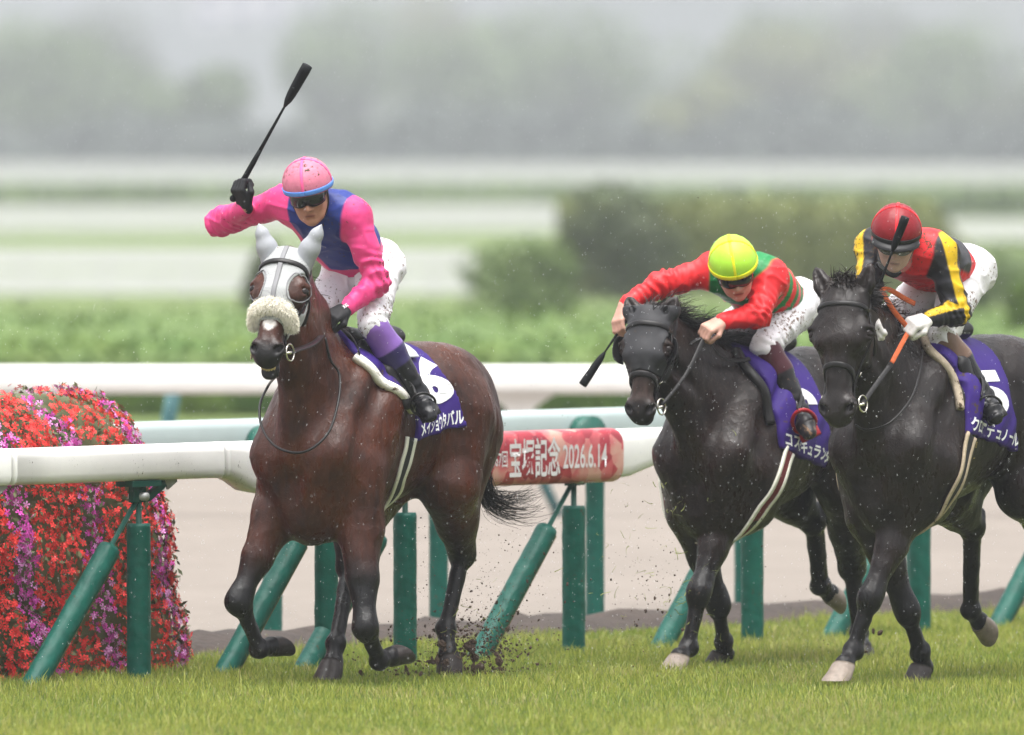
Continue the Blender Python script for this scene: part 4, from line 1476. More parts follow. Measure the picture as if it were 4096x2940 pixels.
fr1 = Frame(1335, 1378, 51.8, 30, .34)
P = fr1.P
J1 = dict(ear_k=.80,
    poll=P(1145, 1000, x=.88), nose=P(1056, 1455, x=1.17), earL=P(1283, 905, x=.82), earR=P(1037, 902, x=.90),
    fl=[P(1440, 2110, x=.45), P(1461, 2505, x=.58), P(1515, 2645, x=.40), P(1565, 2625, x=.30)],
    fr=[P(1105, 2060, x=.56), P(955, 2400, x=.78), P(1035, 2600, x=.64), P(1085, 2585, x=.54)],
    hr=[(-.20, -.19, .84), P(1400, 2265, x=-.20), P(1343, 2571, x=.04), P(1332, 2650, x=.09)],
    hl=[(-.36, .20, .90), P(1850, 2215, x=-.64), P(1783, 2513, x=-.50), P(1793, 2620, x=-.46)],
    extra=[((-.30, .02, .92), (-.22, .02, .86), .075, .05, .05)],
)
h1 = empty('race_horse', fr1.O, fr1.rz)
tag(h1, 'bay racehorse leading the group, in a white hood with a fleece noseband', 'horse', 'galloping racehorses')
H1 = Horse(fr1, J1, 1.555, headyaw=R(16), headroll=R(-3), mouth=1.0)
H1.body(h1, M_COAT1, paint_coat((.050, .0132, .0056), (.005, .0045, .0045), (.010, .009, .009), .60, .66, white=[(.425, .03, 0.0, .030)]))
finish_horse(H1, h1, ('hr',), dict(fl=M_HOOFD, fr=M_HOOFD, hl=M_HOOFD, hr=M_HOOFD))
teeth(H1, h1)
# hood
def hood_region(s, limit, back, holes):
    def f(X, Y, Z):
        D = [(X - s.poll[0]) / s.sc, (Y - s.poll[1]) / s.sc, (Z - s.poll[2]) / s.sc]
        hu = sum(D[i] * s.u[i] for i in range(3)); hv = sum(D[i] * s.v[i] for i in range(3)); hw = sum(D[i] * s.w[i] for i in range(3)) / 1.13
        r = np.maximum(np.maximum(hu - limit - .25 * np.abs(hw), back - hv + .10 * hu), -.03 - hu)
        for (a, b_, c, ra, rb, rc) in holes:
            for q in (-1, 1):
                k0 = np.sqrt(((hu - a) / ra) ** 2 + ((hv - b_) / rb) ** 2 + ((hw - q * c + (hu - a) * .10 * q) / rc) ** 2)
                r = np.maximum(r, (1 - k0) * min(ra, rb, rc))
        return r * s.sc
    return f
def add_hood(s, root, material, limit, back, holes, off=.007, name='hood'):
    lo = np.minimum.reduce([s.H(-.05, -.25, -.2), s.H(.45, .1, .2), s.H(-.05, .1, .2), s.H(.45, -.3, -.2), s.ear[0][1], s.ear[1][1]]) - .05
    hi = np.maximum.reduce([s.H(-.05, -.25, -.2), s.H(.45, .1, .2), s.H(-.05, .1, .2), s.H(.45, -.3, -.2), s.ear[0][1], s.ear[1][1]]) + .05
    V, Q = s.shell(hood_region(s, limit, back, holes), off, .0063, lo, hi, 2)
    return link(name, mesh_np(name, V, Q), material, root)
HOLE = [(.212, -.02, .100, .090, .14, .050)]
hood = add_hood(H1, h1, M_HOOD, .40, -.19, HOLE)
mb = MB(); H1.strap(mb, [H1.H(-.02, .0, 0), H1.H(.08, .05, 0), H1.H(.2, .08, 0), H1.H(.34, .06, 0)], .022, .006, 7, off=.008); mb.build('hood_seam', M_GREY, hood)
for q in (-1, 1):
    pts = []
    for k in range(25):
        a = 2 * math.pi * k / 24
        g = H1.H(.212 + .092 * math.cos(a), .06 - .10 * max(0, math.sin(a)), q * (.100 + (.052 if math.sin(a) < 0 else .030) * math.sin(a) - .008 * math.cos(a)))
        p, nn = H1.near(g, .007); pts.append(p)
    MB().tube(pts, .0030, 6, cap=False).build('eye_piping', M_GREY, hood)
# ear covers
for (eb, et), q in zip(H1.ear, (-1, 1)):
    S = Sdf(); d = et - eb
    S.chain([eb - d * .05, eb + d * .40, eb + d * .78, et + d * .04], [.050, .045, .028, .006], .02, H1.v, .92)
    ax, f = S.grid(.006); V, Q = surface(ax, f, 2)
    link('ear_cover', mesh_np('ear_cover', V, Q), M_EARCAP, hood)
# fleece noseband (shadow roll): a thick roll of wool
mb = MB()
g = [H1.H(.405, -.045, -.078), H1.H(.385, -.010, -.076), H1.H(.355, .040, -.058), H1.H(.340, .058, 0), H1.H(.355, .040, .058), H1.H(.385, -.010, .076), H1.H(.405, -.045, .078)]
gp = spline(g, 6)
mb.tube(gp, [.023 + .012 * math.sin(math.pi * i / (len(gp) - 1)) for i in range(len(gp))], 12)
roll = mb.build('fleece_noseband', M_FLEECE, h1)
rt, dr = [], []
for _ in range(9000):
    i = RNG.integers(1, len(gp) - 1); r_ = .021 + .012 * math.sin(math.pi * i / (len(gp) - 1))
    tn = unit(gp[i + 1] - gp[i - 1]); d = RNG.normal(size=3); d = unit(d - tn * (d @ tn))
    rt.append(gp[i] + tn * RNG.uniform(-.012, .012) + d * r_); dr.append(d + RNG.normal(size=3) * .25 + H1.u * .35)
M_WOOL = mat('cream_wool', (.88, .84, .74), .9, .10, 40)
hair_tuft(roll, 'wool', rt, dr, .019, M_WOOL, seg=2, wid=.0017, curl=.12, drop=.5)
def Pxz(s, pts):
    return [tuple(s.hit(a, b_)[[0, 2]]) for a, b_ in pts]
M_GIRTHB = mat('black_girth', (.016, .016, .017), .6, .15, 30)
M_GIRTHE = mat('cream_girth_edge', (.70, .69, .60), .7, .08, 40, mud=.08)
M_GIRTHR = mat('dark_red_girth', (.15, .016, .018), .65, .15, 30, mud=.15)
M_GIRTHM = mat('muddy_girth_edge', (.42, .34, .24), .8, .2, 40, mud=.3)
cl1 = Pxz(H1, [(1430, 1430), (1500, 1495), (1590, 1560), (1655, 1640), (1658, 1765), (1857, 1707), (1820, 1580), (1745, 1480)])
nx0, nx1, nz0, nz1 = H1.hit(1662, 1520)[0], H1.hit(1798, 1560)[0], H1.hit(1745, 1615)[2], H1.hit(1690, 1425)[2]
horse_tack(H1, h1, dict(lift=.011, cheek_w=.030, noseband=False,
    cloth=cl1,
    print=[('number', '1', nx0 + .085, nx0 + .03, nz0, nz1, 0, .05), ('number', '6', nx0, nx1, nz0, nz1, 0, .05), ('name', 'メイショウタバル', cl1[4][0] - .02, cl1[5][0] + .015, cl1[4][1] + .02, cl1[4][1] + .09, (cl1[5][1] - cl1[4][1]) / (cl1[5][0] - cl1[4][0]), .03)],
    girth=Pxz(H1, [(1640, 1750), (1620, 1840), (1590, 1930), (1562, 2000)]), girth_m=M_GIRTHB, edge_m=M_GIRTHE, seat_x=.12))
M_TOWEL = mat('grey_towel', (.52, .54, .57), .85, .06, 20, bump=.2, bscale=60)
poly = [(.02, 1.75), (-.02, 1.49), (-.13, 1.49), (-.17, 1.75)]
V, Q = H1.shell(lambda X, Y, Z: poly_sd(X[:, 0, :], Z[:, 0, :], poly)[:, None, :] + 0 * Y, .045, .008, (-.35, -.35, 1.38), (.05, .35, 1.72), 2)
link('saddle_pad', mesh_np('saddle_pad', V, Q), M_TOWEL, h1)
# loop of the neck strap hanging in front of the breast
mb = MB()
mb.tube(spline([H1.hit(1300, 1350), H1.hit(1318, 1440) + A3((.01, .012, 0)), H1.hit(1352, 1500) + A3((.02, .02, 0)), P(1352, 1610, x=.68), P(1310, 1735, x=.80), P(1215, 1808, x=.90), P(1110, 1790, x=.90), P(1050, 1715, x=.84), P(1040, 1620, x=.74), P(1075, 1540, x=.62), H1.hit(1110, 1500)], 7), .0062, 7)
mb.build('neck_strap', M_TACK, h1)
tail(H1, h1, [(-.84, 0, 1.38), (-.97, .0, 1.22), (-.97, .02, 1.0), P(1945, 1975, x=-.98), P(2005, 2020, x=-1.08), P(2100, 2025, x=-1.22), P(2165, 1995, x=-1.32)], 420, M_HAIR, .060)
mane(H1, h1, 160, (-.3, -.5, -.3), .10, M_HAIR)

# ---- second horse, near-black, in a blinker hood
fr2 = Frame(2930, 1400, 53.6, 30, .34)
P = fr2.P
J2 = dict(
    poll=P(2594, 1238, x=1.02), nose=P(2556, 1692, x=1.16), earL=P(2708, 1188, x=.93), earR=P(2512, 1190, x=.95),
    fl=[P(2905, 2030, x=.46), P(2799, 2362, x=.72), P(2752, 2590, x=.78), P(2718, 2628, x=.86)],
    fr=[P(2760, 2050, x=.50), P(2872, 2410, x=.36), P(2893, 2570, x=.24), P(2900, 2620, x=.20)],
    hr=[(-.30, -.18, .86), P(3250, 2085, x=-.62), P(3276, 2345, x=-.78), P(3318, 2372, x=-.86)],
    hl=[(-.40, .20, .86), P(3408, 2270, x=-.72), P(3437, 2530, x=-.78), P(3452, 2592, x=-.73)],
)
h2 = empty('race_horse', fr2.O, fr2.rz)
tag(h2, 'dark brown racehorse in a black blinker hood, between the other two', 'horse', 'galloping racehorses')
H2 = Horse(fr2, J2, 1.50, headyaw=R(14), headroll=R(4), mouth=.25)
H2.body(h2, M_COAT2, paint_coat((.0155, .0092, .0074), (.005, .0045, .0045), (.013, .011, .011), .55, .60, nosecol=(.050, .030, .024)))
finish_horse(H2, h2, ('fl', 'fr', 'hl'), dict(fl=M_HOOFP, fr=M_HOOFD, hl=M_HOOFD, hr=M_HOOFP))
hood2 = add_hood(H2, h2, M_HOODB, .34, -.19, [(.205, -.03, .115, .070, .070, .042)])
for q in (-1, 1):   # blinker cups: quarter shells standing off behind each eye
    V = []; F = []
    for i in range(9):
        a = -1.35 + 2.7 * i / 8
        for j in range(7):
            b_ = 1.5 * j / 6
            V.append(H2.H(.215 + .075 * math.sin(a) * math.cos(b_ * .35), -.065 + .060 * math.sin(b_) , q * (.118 + .042 * math.sin(b_) * math.cos(a) ** .6 )))
    for i in range(8):
        for j in range(6):
            F.append((i * 7 + j, i * 7 + j + 1, (i + 1) * 7 + j + 1, (i + 1) * 7 + j))
    o = MB().add(V, F).build('blinker_cup', M_TACK, hood2)
    o.modifiers.new('thick', 'SOLIDIFY').thickness = .005
cl2 = Pxz(H2, [(2950, 1405), (3010, 1480), (3067, 1587), (3104, 1700), (3116, 1795), (3195, 1832), (3289, 1876), (3290, 1640)])
horse_tack(H2, h2, dict(lift=.010,
    cloth=cl2 + [(cl2[-1][0], 1.45)],
    print=[('number', '9', H2.hit(3170, 1620)[0], H2.hit(3262, 1650)[0], H2.hit(3230, 1735)[2], H2.hit(3215, 1550)[2], 0, .05), ('name', 'コスモキュランダ', cl2[4][0] - .02, cl2[6][0] + .015, cl2[4][1] + .015, cl2[4][1] + .085, (cl2[6][1] - cl2[4][1]) / (cl2[6][0] - cl2[4][0]), .03)],
    girth=Pxz(H2, [(3155, 1800), (3125, 1900), (3080, 1990), (3030, 2060)]), girth_m=M_GIRTHR, edge_m=M_GIRTHE, fleece_m=M_TACK, seat_x=.14))
mane(H2, h2, 900, (-.8, .7, .25), .17, M_HAIR)
rt = [H2.H(RNG.uniform(-.02, .06), RNG.uniform(-.06, -.01), RNG.uniform(-.04, .04)) for _ in range(120)]
hair_tuft(h2, 'forelock', rt, [A3((-.5, .5, .7)) + RNG.normal(size=3) * .4 for _ in rt], .11, M_HAIR, curl=.1, drop=.6)
tail(H2, h2, [(-.84, 0, 1.33), (-1.0, 0, 1.2), (-1.1, .0, .95), (-1.25, .02, .75)], 160, M_HAIR, .06)

# ---- third horse, near-black, bare-faced
fr3 = Frame(3640, 1350, 51.9, 30, .34)
P = fr3.P
J3 = dict(
    poll=P(3366, 1140, x=1.02), nose=P(3346, 1702, x=1.16), earL=P(3486, 1052, x=.93), earR=P(3262, 1070, x=.96),
    fl=[P(3640, 2000, x=.48), P(3486, 2380, x=.72), P(3412, 2602, x=.78), P(3378, 2660, x=.86)],
    fr=[P(3480, 2060, x=.50), P(3628, 2440, x=.38), P(3680, 2610, x=.25), P(3694, 2672, x=.21)],
    hr=[(-.30, -.17, .86), P(3888, 2105, x=-.58), P(3880, 2440, x=-.70), P(3918, 2485, x=-.78)],
    hl=[(-.42, .20, .88), (-.84, .16, .60), (-1.02, .14, .30), (-1.10, .14, .24)],
)
h3 = empty('race_horse', fr3.O, fr3.rz)
tag(h3, 'near-black bare-faced racehorse on the right, with a plain bridle and an orange rein', 'horse', 'galloping racehorses')
H3 = Horse(fr3, J3, 1.585, headyaw=R(12), headroll=R(2), mouth=.1)
H3.body(h3, M_COAT3, paint_coat((.0130, .0088, .0078), (.005, .0045, .0045), (.020, .0165, .016), .50, .58))
finish_horse(H3, h3, ('fl', 'fr'), dict(fl=M_HOOFP, fr=M_HOOFD, hl=M_HOOFD, hr=M_HOOFP))
cl3 = Pxz(H3, [(3690, 1350), (3745, 1412), (3842, 1539), (3855, 1640), (3861, 1735), (3939, 1760), (4051, 1808), (4034, 1600)])
horse_tack(H3, h3, dict(bare=True,
    cloth=cl3 + [(cl3[-1][0] - .02, 1.50)],
    print=[('number', '5', H3.hit(3915, 1570)[0], H3.hit(4014, 1600)[0], H3.hit(3975, 1668)[2], H3.hit(3950, 1480)[2], 0, .05), ('name', 'クロワデュノール', cl3[4][0] - .02, cl3[6][0] + .015, cl3[4][1] + .015, cl3[4][1] + .085, (cl3[6][1] - cl3[4][1]) / (cl3[6][0] - cl3[4][0]), .03)],
    girth=Pxz(H3, [(3880, 1740), (3855, 1860), (3810, 1970), (3760, 2060)]), girth_m=M_GIRTHB, edge_m=M_GIRTHM, fleece_m=M_MUDFLEECE, fleece_w=.036, seat_x=.16))
mane(H3, h3, 420, (-.6, .35, .0), .13, M_HAIR)
rt = [H3.H(RNG.uniform(-.05, .02), RNG.uniform(-.06, .0), RNG.uniform(-.045, .045)) for _ in range(260)]
hair_tuft(h3, 'forelock', rt, [A3((.2, .35, .75)) + RNG.normal(size=3) * .55 for _ in rt], .085, M_HAIRB, curl=.25, drop=1.2)
rt = [H3.H(RNG.uniform(-.0, .06), RNG.uniform(-.14, -.08), RNG.uniform(.0, .06)) for _ in range(220)]
hair_tuft(h3, 'forelock', rt, [A3((-.45, .85, .25)) + RNG.normal(size=3) * .25 for _ in rt], .15, M_HAIR, curl=.12, drop=.5)
mb = MB(); mb.tube(spline([P(3690, 1400, x=.50), P(3675, 1500, x=.66), P(3640, 1600, x=.80), P(3560, 1690, x=.95), P(3470, 1720, x=.98), P(3420, 1700, x=.98)], 7), .005, 6); mb.build('neck_strap', M_TACK, h3)
tail(H3, h3, [(-.84, 0, 1.40), (-1.0, 0, 1.25), (-1.1, .0, 1.0), (-1.25, .02, .8)], 160, M_HAIR, .06)
for (ch, px_, py_) in (('友', 3893, 1775), ('一', 3884, 1828)):
    p_ = H3.hit(px_, py_); q_, n_ = H3.near(p_, .0); ex = unit(np.cross(A3((0, 0, 1)), n_)) ; ez = np.cross(n_, ex)
    lettering('girth_letter', ch, (lambda a, b_, p_=p_, n_=n_, ex=ex, ez=ez, k=(.032 if ch == '友' else .006): p_ + n_ * .016 + ex * .030 * (a - .5) + ez * k * (b_ - .5)), mat('gold_thread', (.45, .33, .10), .5, .05), h3, .01)
M_GOLD = mat('gold_print', (.45, .33, .10), .5, .05)
# ------------------------------------------------------------------ jockeys
class Jockey:
    """J: joints in the horse's frame. head: centre, face direction and up direction"""
    def __init__(s, J, head, face, up, hands):
        s.J = {k: A3(v) for k, v in J.items()}
        s.hc = A3(head)
        s.fz = unit(up)
        s.fy = unit(A3(face) - s.fz * (A3(face) @ s.fz))
        s.fx = np.cross(s.fy, s.fz)
        s.Mh = np.stack([s.fx, s.fy, s.fz])
        s.hands = hands                                                   # dict side -> (palm dir, knuckle up, curl)
        J = s.J
        s.pel = (J['hipL'] + J['hipR']) / 2
        s.chest = (J['shL'] + J['shR']) / 2
        s.lat = unit(J['shL'] - J['shR'])
        s.spine = unit(s.chest - s.pel)
        s.bel = unit(np.cross(s.lat, s.spine))                            # away from the belly or towards it
        if s.bel[2] > 0: s.bel = -s.bel
    def HP(s, x, y, z):
        return s.hc + s.fx * x + s.fy * y + s.fz * z
    def skull(s, S):
        H = s.HP; M = s.Mh
        E = lambda x, y, z, a, b, c, k=.015, sub=False: S.ell(H(x, y, z), (a, b, c), k, M, sub)
        E(0, -.010, .045, .076, .094, .088, .02)
        E(0, .020, -.015, .066, .070, .085, .02)
        S.cone(H(0, .045, -.05), H(0, .060, -.098), .050, .030, .03, s.fx, 1.12)
        E(0, .072, -.104, .023, .018, .017, .02)                          # chin
        S.cone(H(0, .090, .012), H(0, .110, -.032), .009, .013, .012)      # nose
        for q in (-1, 1):
            E(q * .014, .100, -.036, .010, .011, .008, .008)
            E(q * .040, .066, -.022, .022, .020, .022, .02)               # cheek bone
            E(q * .030, .076, .028, .024, .012, .010, .02)                # brow
            E(q * .028, .090, .010, .017, .014, .011, .01, True)
            S.cone(H(q * .074, -.004, .010), H(q * .070, .004, -.030), .015, .009, .01, s.fx, .5)  # ear
            S.cone(H(q * .058, .005, -.03), H(q * .038, .045, -.085), .020, .020, .03)             # jaw
        S.cone(H(-.020, .090, -.064), H(.020, .090, -.064), .0065, .0065, .010)
        S.cone(H(-.017, .087, -.075), H(.017, .087, -.075), .0070, .0070, .010)
        S.cone(H(-.024, .101, -.0695), H(.024, .101, -.0695), .0030, .0030, .003, sub=True)
        S.cone(s.chest + s.spine * .02, H(0, -.035, -.05), .062, .052, .04)
    def hand(s, S, side, k=.008, grow=0.0):
        J = s.J
        W = J['wr' + side]; fw, upv, curl = s.hands[side][:3]
        fw = unit(fw); upv = unit(A3(upv) - fw * (A3(upv) @ fw)); sd = np.cross(fw, upv)
        th = s.hands[side][3]                                             # +1 / -1: thumb side along sd
        Q_ = 1.16
        P = lambda a, b, c: W + (fw * a + sd * b * th + upv * c) * Q_
        g = grow
        S.cone(J['el' + side] * .25 + W * .75, W, .030 + g, .026 + g, .02)
        S.cone(W, P(.03, 0, 0), .026 + g, .028 + g, .02, upv, .75)
        for b in (-.027, -.009, .009, .027):
            S.cone(P(.02, b * .8, 0), P(.078, b, .004), .015 + g, .0125 + g, .015)
        lens = {-.027: .80, -.009: .95, .009: 1.0, .027: .92}
        for b, ln in lens.items():
            p = P(.080, b, .004); a = 0.0
            r = .0112 + g
            for i, seg in enumerate((.040, .026, .021)):
                a += curl * (0.9, 1.25, .95)[i] * (1 + .05 * math.sin(b * 400))
                d = fw * math.cos(a) - upv * math.sin(a)
                q = p + d * seg * ln * Q_
                S.cone(p, q, r, r - .0008, .004)
                p = q; r -= .0008
        # thumb
        t0 = P(.028, .024, -.006); t1 = P(.058, .046, -.018); t2 = t1 + (fw * .75 - upv * .55 - sd * th * .45 * curl) * .034
        t3 = t2 + (fw * .45 - upv * .45 - sd * th * .75 * curl) * .026
        S.cone(t0, t1, .016 + g, .0125 + g, .010); S.cone(t1, t2, .0125 + g, .011 + g, .004); S.cone(t2, t3, .011 + g, .0095 + g, .004)
    def grip(s, side):
        """where a rod lies in the closed hand"""
        W = s.J['wr' + side]; fw, upv, curl = s.hands[side][:3]
        fw = unit(fw); upv = unit(A3(upv) - fw * (A3(upv) @ fw))
        return W + fw * .107 - upv * .026, np.cross(fw, upv)
    def arms(s, S, add, k=.04, to=1.0):
        J = s.J
        for q in 'LR':
            S.cone(s.chest * .45 + J['sh' + q] * .55, J['sh' + q], .075 + add, .066 + add, k)
            S.cone(J['sh' + q], J['el' + q], .064 + add, .049 + add, k)
            S.cone(J['el' + q], J['el' + q] * (1 - to) + J['wr' + q] * to, .050 + add, .033 + add * .8, .03)
    def torso(s, S, add, k=.05):
        p, c, b, l = s.pel, s.chest, s.bel, s.lat
        S.cone(p + b * .005, p * .5 + c * .5, .110 + add, .112 + add, k, b, .80)
        S.cone(p * .5 + c * .5 + b * .01, c + b * .015 - s.spine * .03, .118 + add, .118 + add, k, b, .85)
        for q in (-1, 1):
            S.cone(p * .5 + c * .5 + l * q * .055, c + l * q * .085 - s.spine * .01, .088 + add, .092 + add, k)
            S.cone(p + l * q * .04, p * .5 + c * .5 + l * q * .05, .09 + add, .09 + add, k)
        S.cone(c - s.lat * .11, c + s.lat * .11, .068 + add, .068 + add, k)
    def hips(s, S, add, k=.05):
        J = s.J
        S.cone(J['hipL'], J['hipR'], .108 + add, .108 + add, k)
        S.cone(s.pel, s.pel + s.spine * .10, .125 + add, .118 + add, k, s.bel, .85)
        for q in 'LR':
            S.cone(J['hip' + q], J['kn' + q], .104 + add, .064 + add, k)
    def shins(s, S, add, q, k=.02):
        J = s.J
        K, A, T = J['kn' + q], J['an' + q], J['to' + q]
        d = unit(A - K); bk = unit(np.cross(np.cross(d, T - A), d)) * -1
        S.cone(K + d * .02, K * .62 + A * .38 + bk * .014, .064 + add, .067 + add, k)
        S.cone(K * .62 + A * .38 + bk * .014, A - d * .02, .067 + add, .047 + add, k)
        f = unit(T - A)
        S.cone(A, A + d * .045, .048 + add, .040 + add, k)
        S.cone(A + d * .035 - f * .025, A * .4 + T * .6, .039 + add, .040 + add, k)
        S.cone(A * .4 + T * .6, T, .043 + add, .033 + add, k, d, .8)
    def solid(s, name, S, h, material, root, org, smooth=1, disp=None, paint=None, cut=None):
        ax, f = S.grid(h, pad=.02)
        if cut is not None:
            X, Y, Z = np.meshgrid(*ax, indexing='ij')
            f = np.maximum(f, cut(X, Y, Z).astype(np.float32))
        V, Q = surface(ax, f, smooth)
        N = normals(V, Q)
        if disp is not None:
            V = V + N * disp(V)[:, None]
        me = mesh_np(name, V - org, Q)
        if paint is not None: vcol(me, 'col', paint(V))
        return link(name, me, material, root)

def along(V, a, b):
    """parameter along a-b and distance from that axis"""
    a, b = A3(a), A3(b); d = b - a
    t = (V - a) @ d / (d @ d)
    return t, np.linalg.norm(V - a - np.clip(t, 0, 1)[:, None] * d, axis=1)

def folds(jk, amp=1.0):
    """cloth folds: rings round the elbows and the waist, soft wrinkles elsewhere"""
    def fn(V):
        r = noise3(V, 22, 4, 2) * .0022 * amp + noise3(V, 9, 8, 1) * .004 * amp
        r += ((1 - np.abs(noise3(V @ np.array([[1, .3, 0], [-.3, .6, .4], [0, -.4, 1.2]]), 12, 12, 1))) ** 5 - .15) * .0060 * amp
        for q in 'LR':
            for a, b in (('sh', 'el'), ('el', 'wr')):
                t, d = along(V, jk.J[a + q], jk.J[b + q])
                m = np.exp(-(d / .085) ** 4) * np.exp(-((t - (1 if a == 'sh' else 0)) / .55) ** 2)
                r += m * .0042 * amp * np.sin(34 * t + 6 * noise3(V, 11, 9, 1))
            t, d = along(V, jk.J['hip' + q], jk.J['kn' + q])
            m = np.exp(-(d / .11) ** 4) * np.clip(1 - np.abs(t - .85) / .5, 0, 1)
            r += m * .0045 * amp * np.sin(40 * t + 7 * noise3(V, 14, 6, 1))
        return r
    return fn

def helmet(jk, root, org, cap_m, band_m, seam_m, peak=None, band=.022, size=1.0):
    """skull cap under a tight silk cover: dome, seams, button, band"""
    H = jk.HP
    ctr = (0, -.008, .052)
    rx, ry, rz = .104 * size, .124 * size, .108 * size
    def pt(t, q, e=0.0):
        return H(ctr[0] + (rx + e) * math.cos(t) * math.sin(q), ctr[1] + (ry + e) * math.cos(t) * math.cos(q), ctr[2] + (rz + e) * math.sin(t))
    n, m = 40, 16
    t0 = -.26
    V = []; F = []
    for i in range(m + 1):
        t = t0 + (math.pi / 2 - t0) * i / m
        for k in range(n):
            q = 2 * math.pi * k / n
            lift = .014 * math.cos(q) if i < 4 else 0
            wob = .0012 * math.sin(7 * q + 3 * i) * (1 if i < m - 2 else 0)
            V.append(pt(t, q, wob) + jk.fz * lift * (1 - i / 4))
    for i in range(m):
        for k in range(n):
            F.append((i * n + k, i * n + (k + 1) % n, (i + 1) * n + (k + 1) % n, (i + 1) * n + k))
    F.append(tuple(reversed(range(n))))
    o = MB().add(V, F).build('helmet', cap_m, root, org=org)
    # band round the rim
    mb = MB(); pts = []; nr = []
    for k in range(n + 1):
        q = 2 * math.pi * k / n
        p = pt(-.10, q, .003) + jk.fz * .012 * math.cos(q)
        pts.append(p); nr.append(unit(p - H(*ctr)))
    mb.ribbon(pts, nr, band, .004)
    mb.build('hat_band', band_m, o, org=org)
    mb = MB()
    for q in (0, math.pi * .5, math.pi, math.pi * 1.5) if size < 1.1 else ():
        pp = [pt(t, q + .02, .001) for t in np.linspace(-.1, math.pi / 2 - .05, 12)]
        mb.ribbon(pp, [unit(z_ - H(*ctr)) for z_ in pp], .013, .003)
    mb.blob(pt(math.pi / 2, 0, .002), .010, .010, .006, np.stack([jk.fx, jk.fy, jk.fz]).T)
    mb.build('seam', seam_m, o, org=org)
    if peak is not None:
        mb = MB(); V = []; F = []
        for i, (e, dz) in enumerate(((.002, 0.0), (.022, -.004), (.036, -.012), (.036, -.016), (.018, -.012), (.0, -.012))):
            for k in range(17):
                q = -1.15 + 2.3 * k / 16
                s_ = math.cos(q * 1.36) ** .5 if abs(q * 1.36) < 1.57 else 0
                V.append(pt(-.17, q, .003 + e * s_) + jk.fz * (.012 * math.cos(q) + dz))
        for i in range(5):
            for k in range(16):
                F.append((i * 17 + k, i * 17 + k + 1, (i + 1) * 17 + k + 1, (i + 1) * 17 + k))
        mb.add(V, F).build('peak', peak, o, org=org)
    return o

def goggles(jk, root, org, lens_m, frame_m, strap_m):
    H = jk.HP
    V = []; F = []
    nU, nV = 20, 7
    for j in range(nV):
        b = j / (nV - 1) * 2 - 1
        for i in range(nU):
            a = (i / (nU - 1) * 2 - 1)
            ang = a * 1.05
            low = -.034 if b < 0 else .026
            z = .014 + abs(b) * low * (1 - .25 * a ** 4)
            if b < 0: z += .014 * math.exp(-(a / .22) ** 2) * abs(b)
            V.append(H(.088 * math.sin(ang), .018 + .094 * math.cos(ang) + .008 * (1 - b * b), z))
    for j in range(nV - 1):
        for i in range(nU - 1):
            F.append((j * nU + i, j * nU + i + 1, (j + 1) * nU + i + 1, (j + 1) * nU + i))
    o = MB().add(V, F).build('goggles', lens_m, root, org=org)
    sol = o.modifiers.new('thick', 'SOLIDIFY'); sol.thickness = .004
    edge = [V[i] for i in range(nU)] + [V[(nV - 1) * nU + nU - 1 - i] for i in range(nU)]
    edge.append(edge[0])
    MB().tube(edge, .0048, 6).build('goggle_frame', frame_m, o, org=org)
    mb = MB(); pts = []; nr = []
    for k in range(13):
        q = 1.05 + (2 * math.pi - 2.1) * k / 12
        p = H(.086 * math.sin(q), .012 + .105 * math.cos(q), .016)
        pts.append(p); nr.append(unit(p - H(0, 0, .016)))
    mb.ribbon(pts, nr, .022, .004).build('goggle_strap', strap_m, o, org=org)
    return o

def chin_strap(jk, root, org, m):
    H = jk.HP
    mb = MB()
    pts = spline([H(-.088, .01, .02), H(-.082, .012, -.045), H(-.052, .030, -.105), H(0, .050, -.128), H(.052, .030, -.105), H(.082, .012, -.045), H(.088, .01, .02)], 6)
    mb.ribbon(pts, [unit(p - H(0, 0, -.03)) for p in pts], .016, .004)
    return mb.build('chin_strap', m, root, org=org)

def whip(name, a, b, material, grip_m, label, pad=.30, thick=.006, handle=.28, bend=None):
    """riding whip: grip with collar, tapered shaft, padded flap"""
    a, b = A3(a), A3(b); d = b - a; L = np.linalg.norm(d)
    root = empty(name, a)
    tag(root, label, 'whip')
    f = lambda t: d * t + (A3(bend) * math.sin(math.pi * t) if bend is not None else 0)
    mb = MB(); mb.tube([f(t) for t in np.linspace(0, handle, 5)], [thick * 1.5, thick * 1.75, thick * 1.6, thick * 1.5, thick * 1.15], 10)
    mb.blob(f(-.01), thick * 2, thick * 2, thick * 2); mb.build('grip', grip_m, root)
    mb = MB(); mb.tube([f(t) for t in np.linspace(handle, 1 - pad, 8)], [thick * (1.15 - .5 * t) for t in np.linspace(0, 1, 8)], 8); mb.build('shaft', material, root)
    mb = MB()
    up = unit(np.cross(d, C_F))
    mb.tube([f(t) for t in np.linspace(1 - pad - .02, 1, 8)], [thick * .8, thick * 2.0, thick * 2.5, thick * 2.7, thick * 2.8, thick * 2.9, thick * 3.0, thick * 2.9], 10, flat=None, up=up)
    mb.build('flap', material, root)
    return root
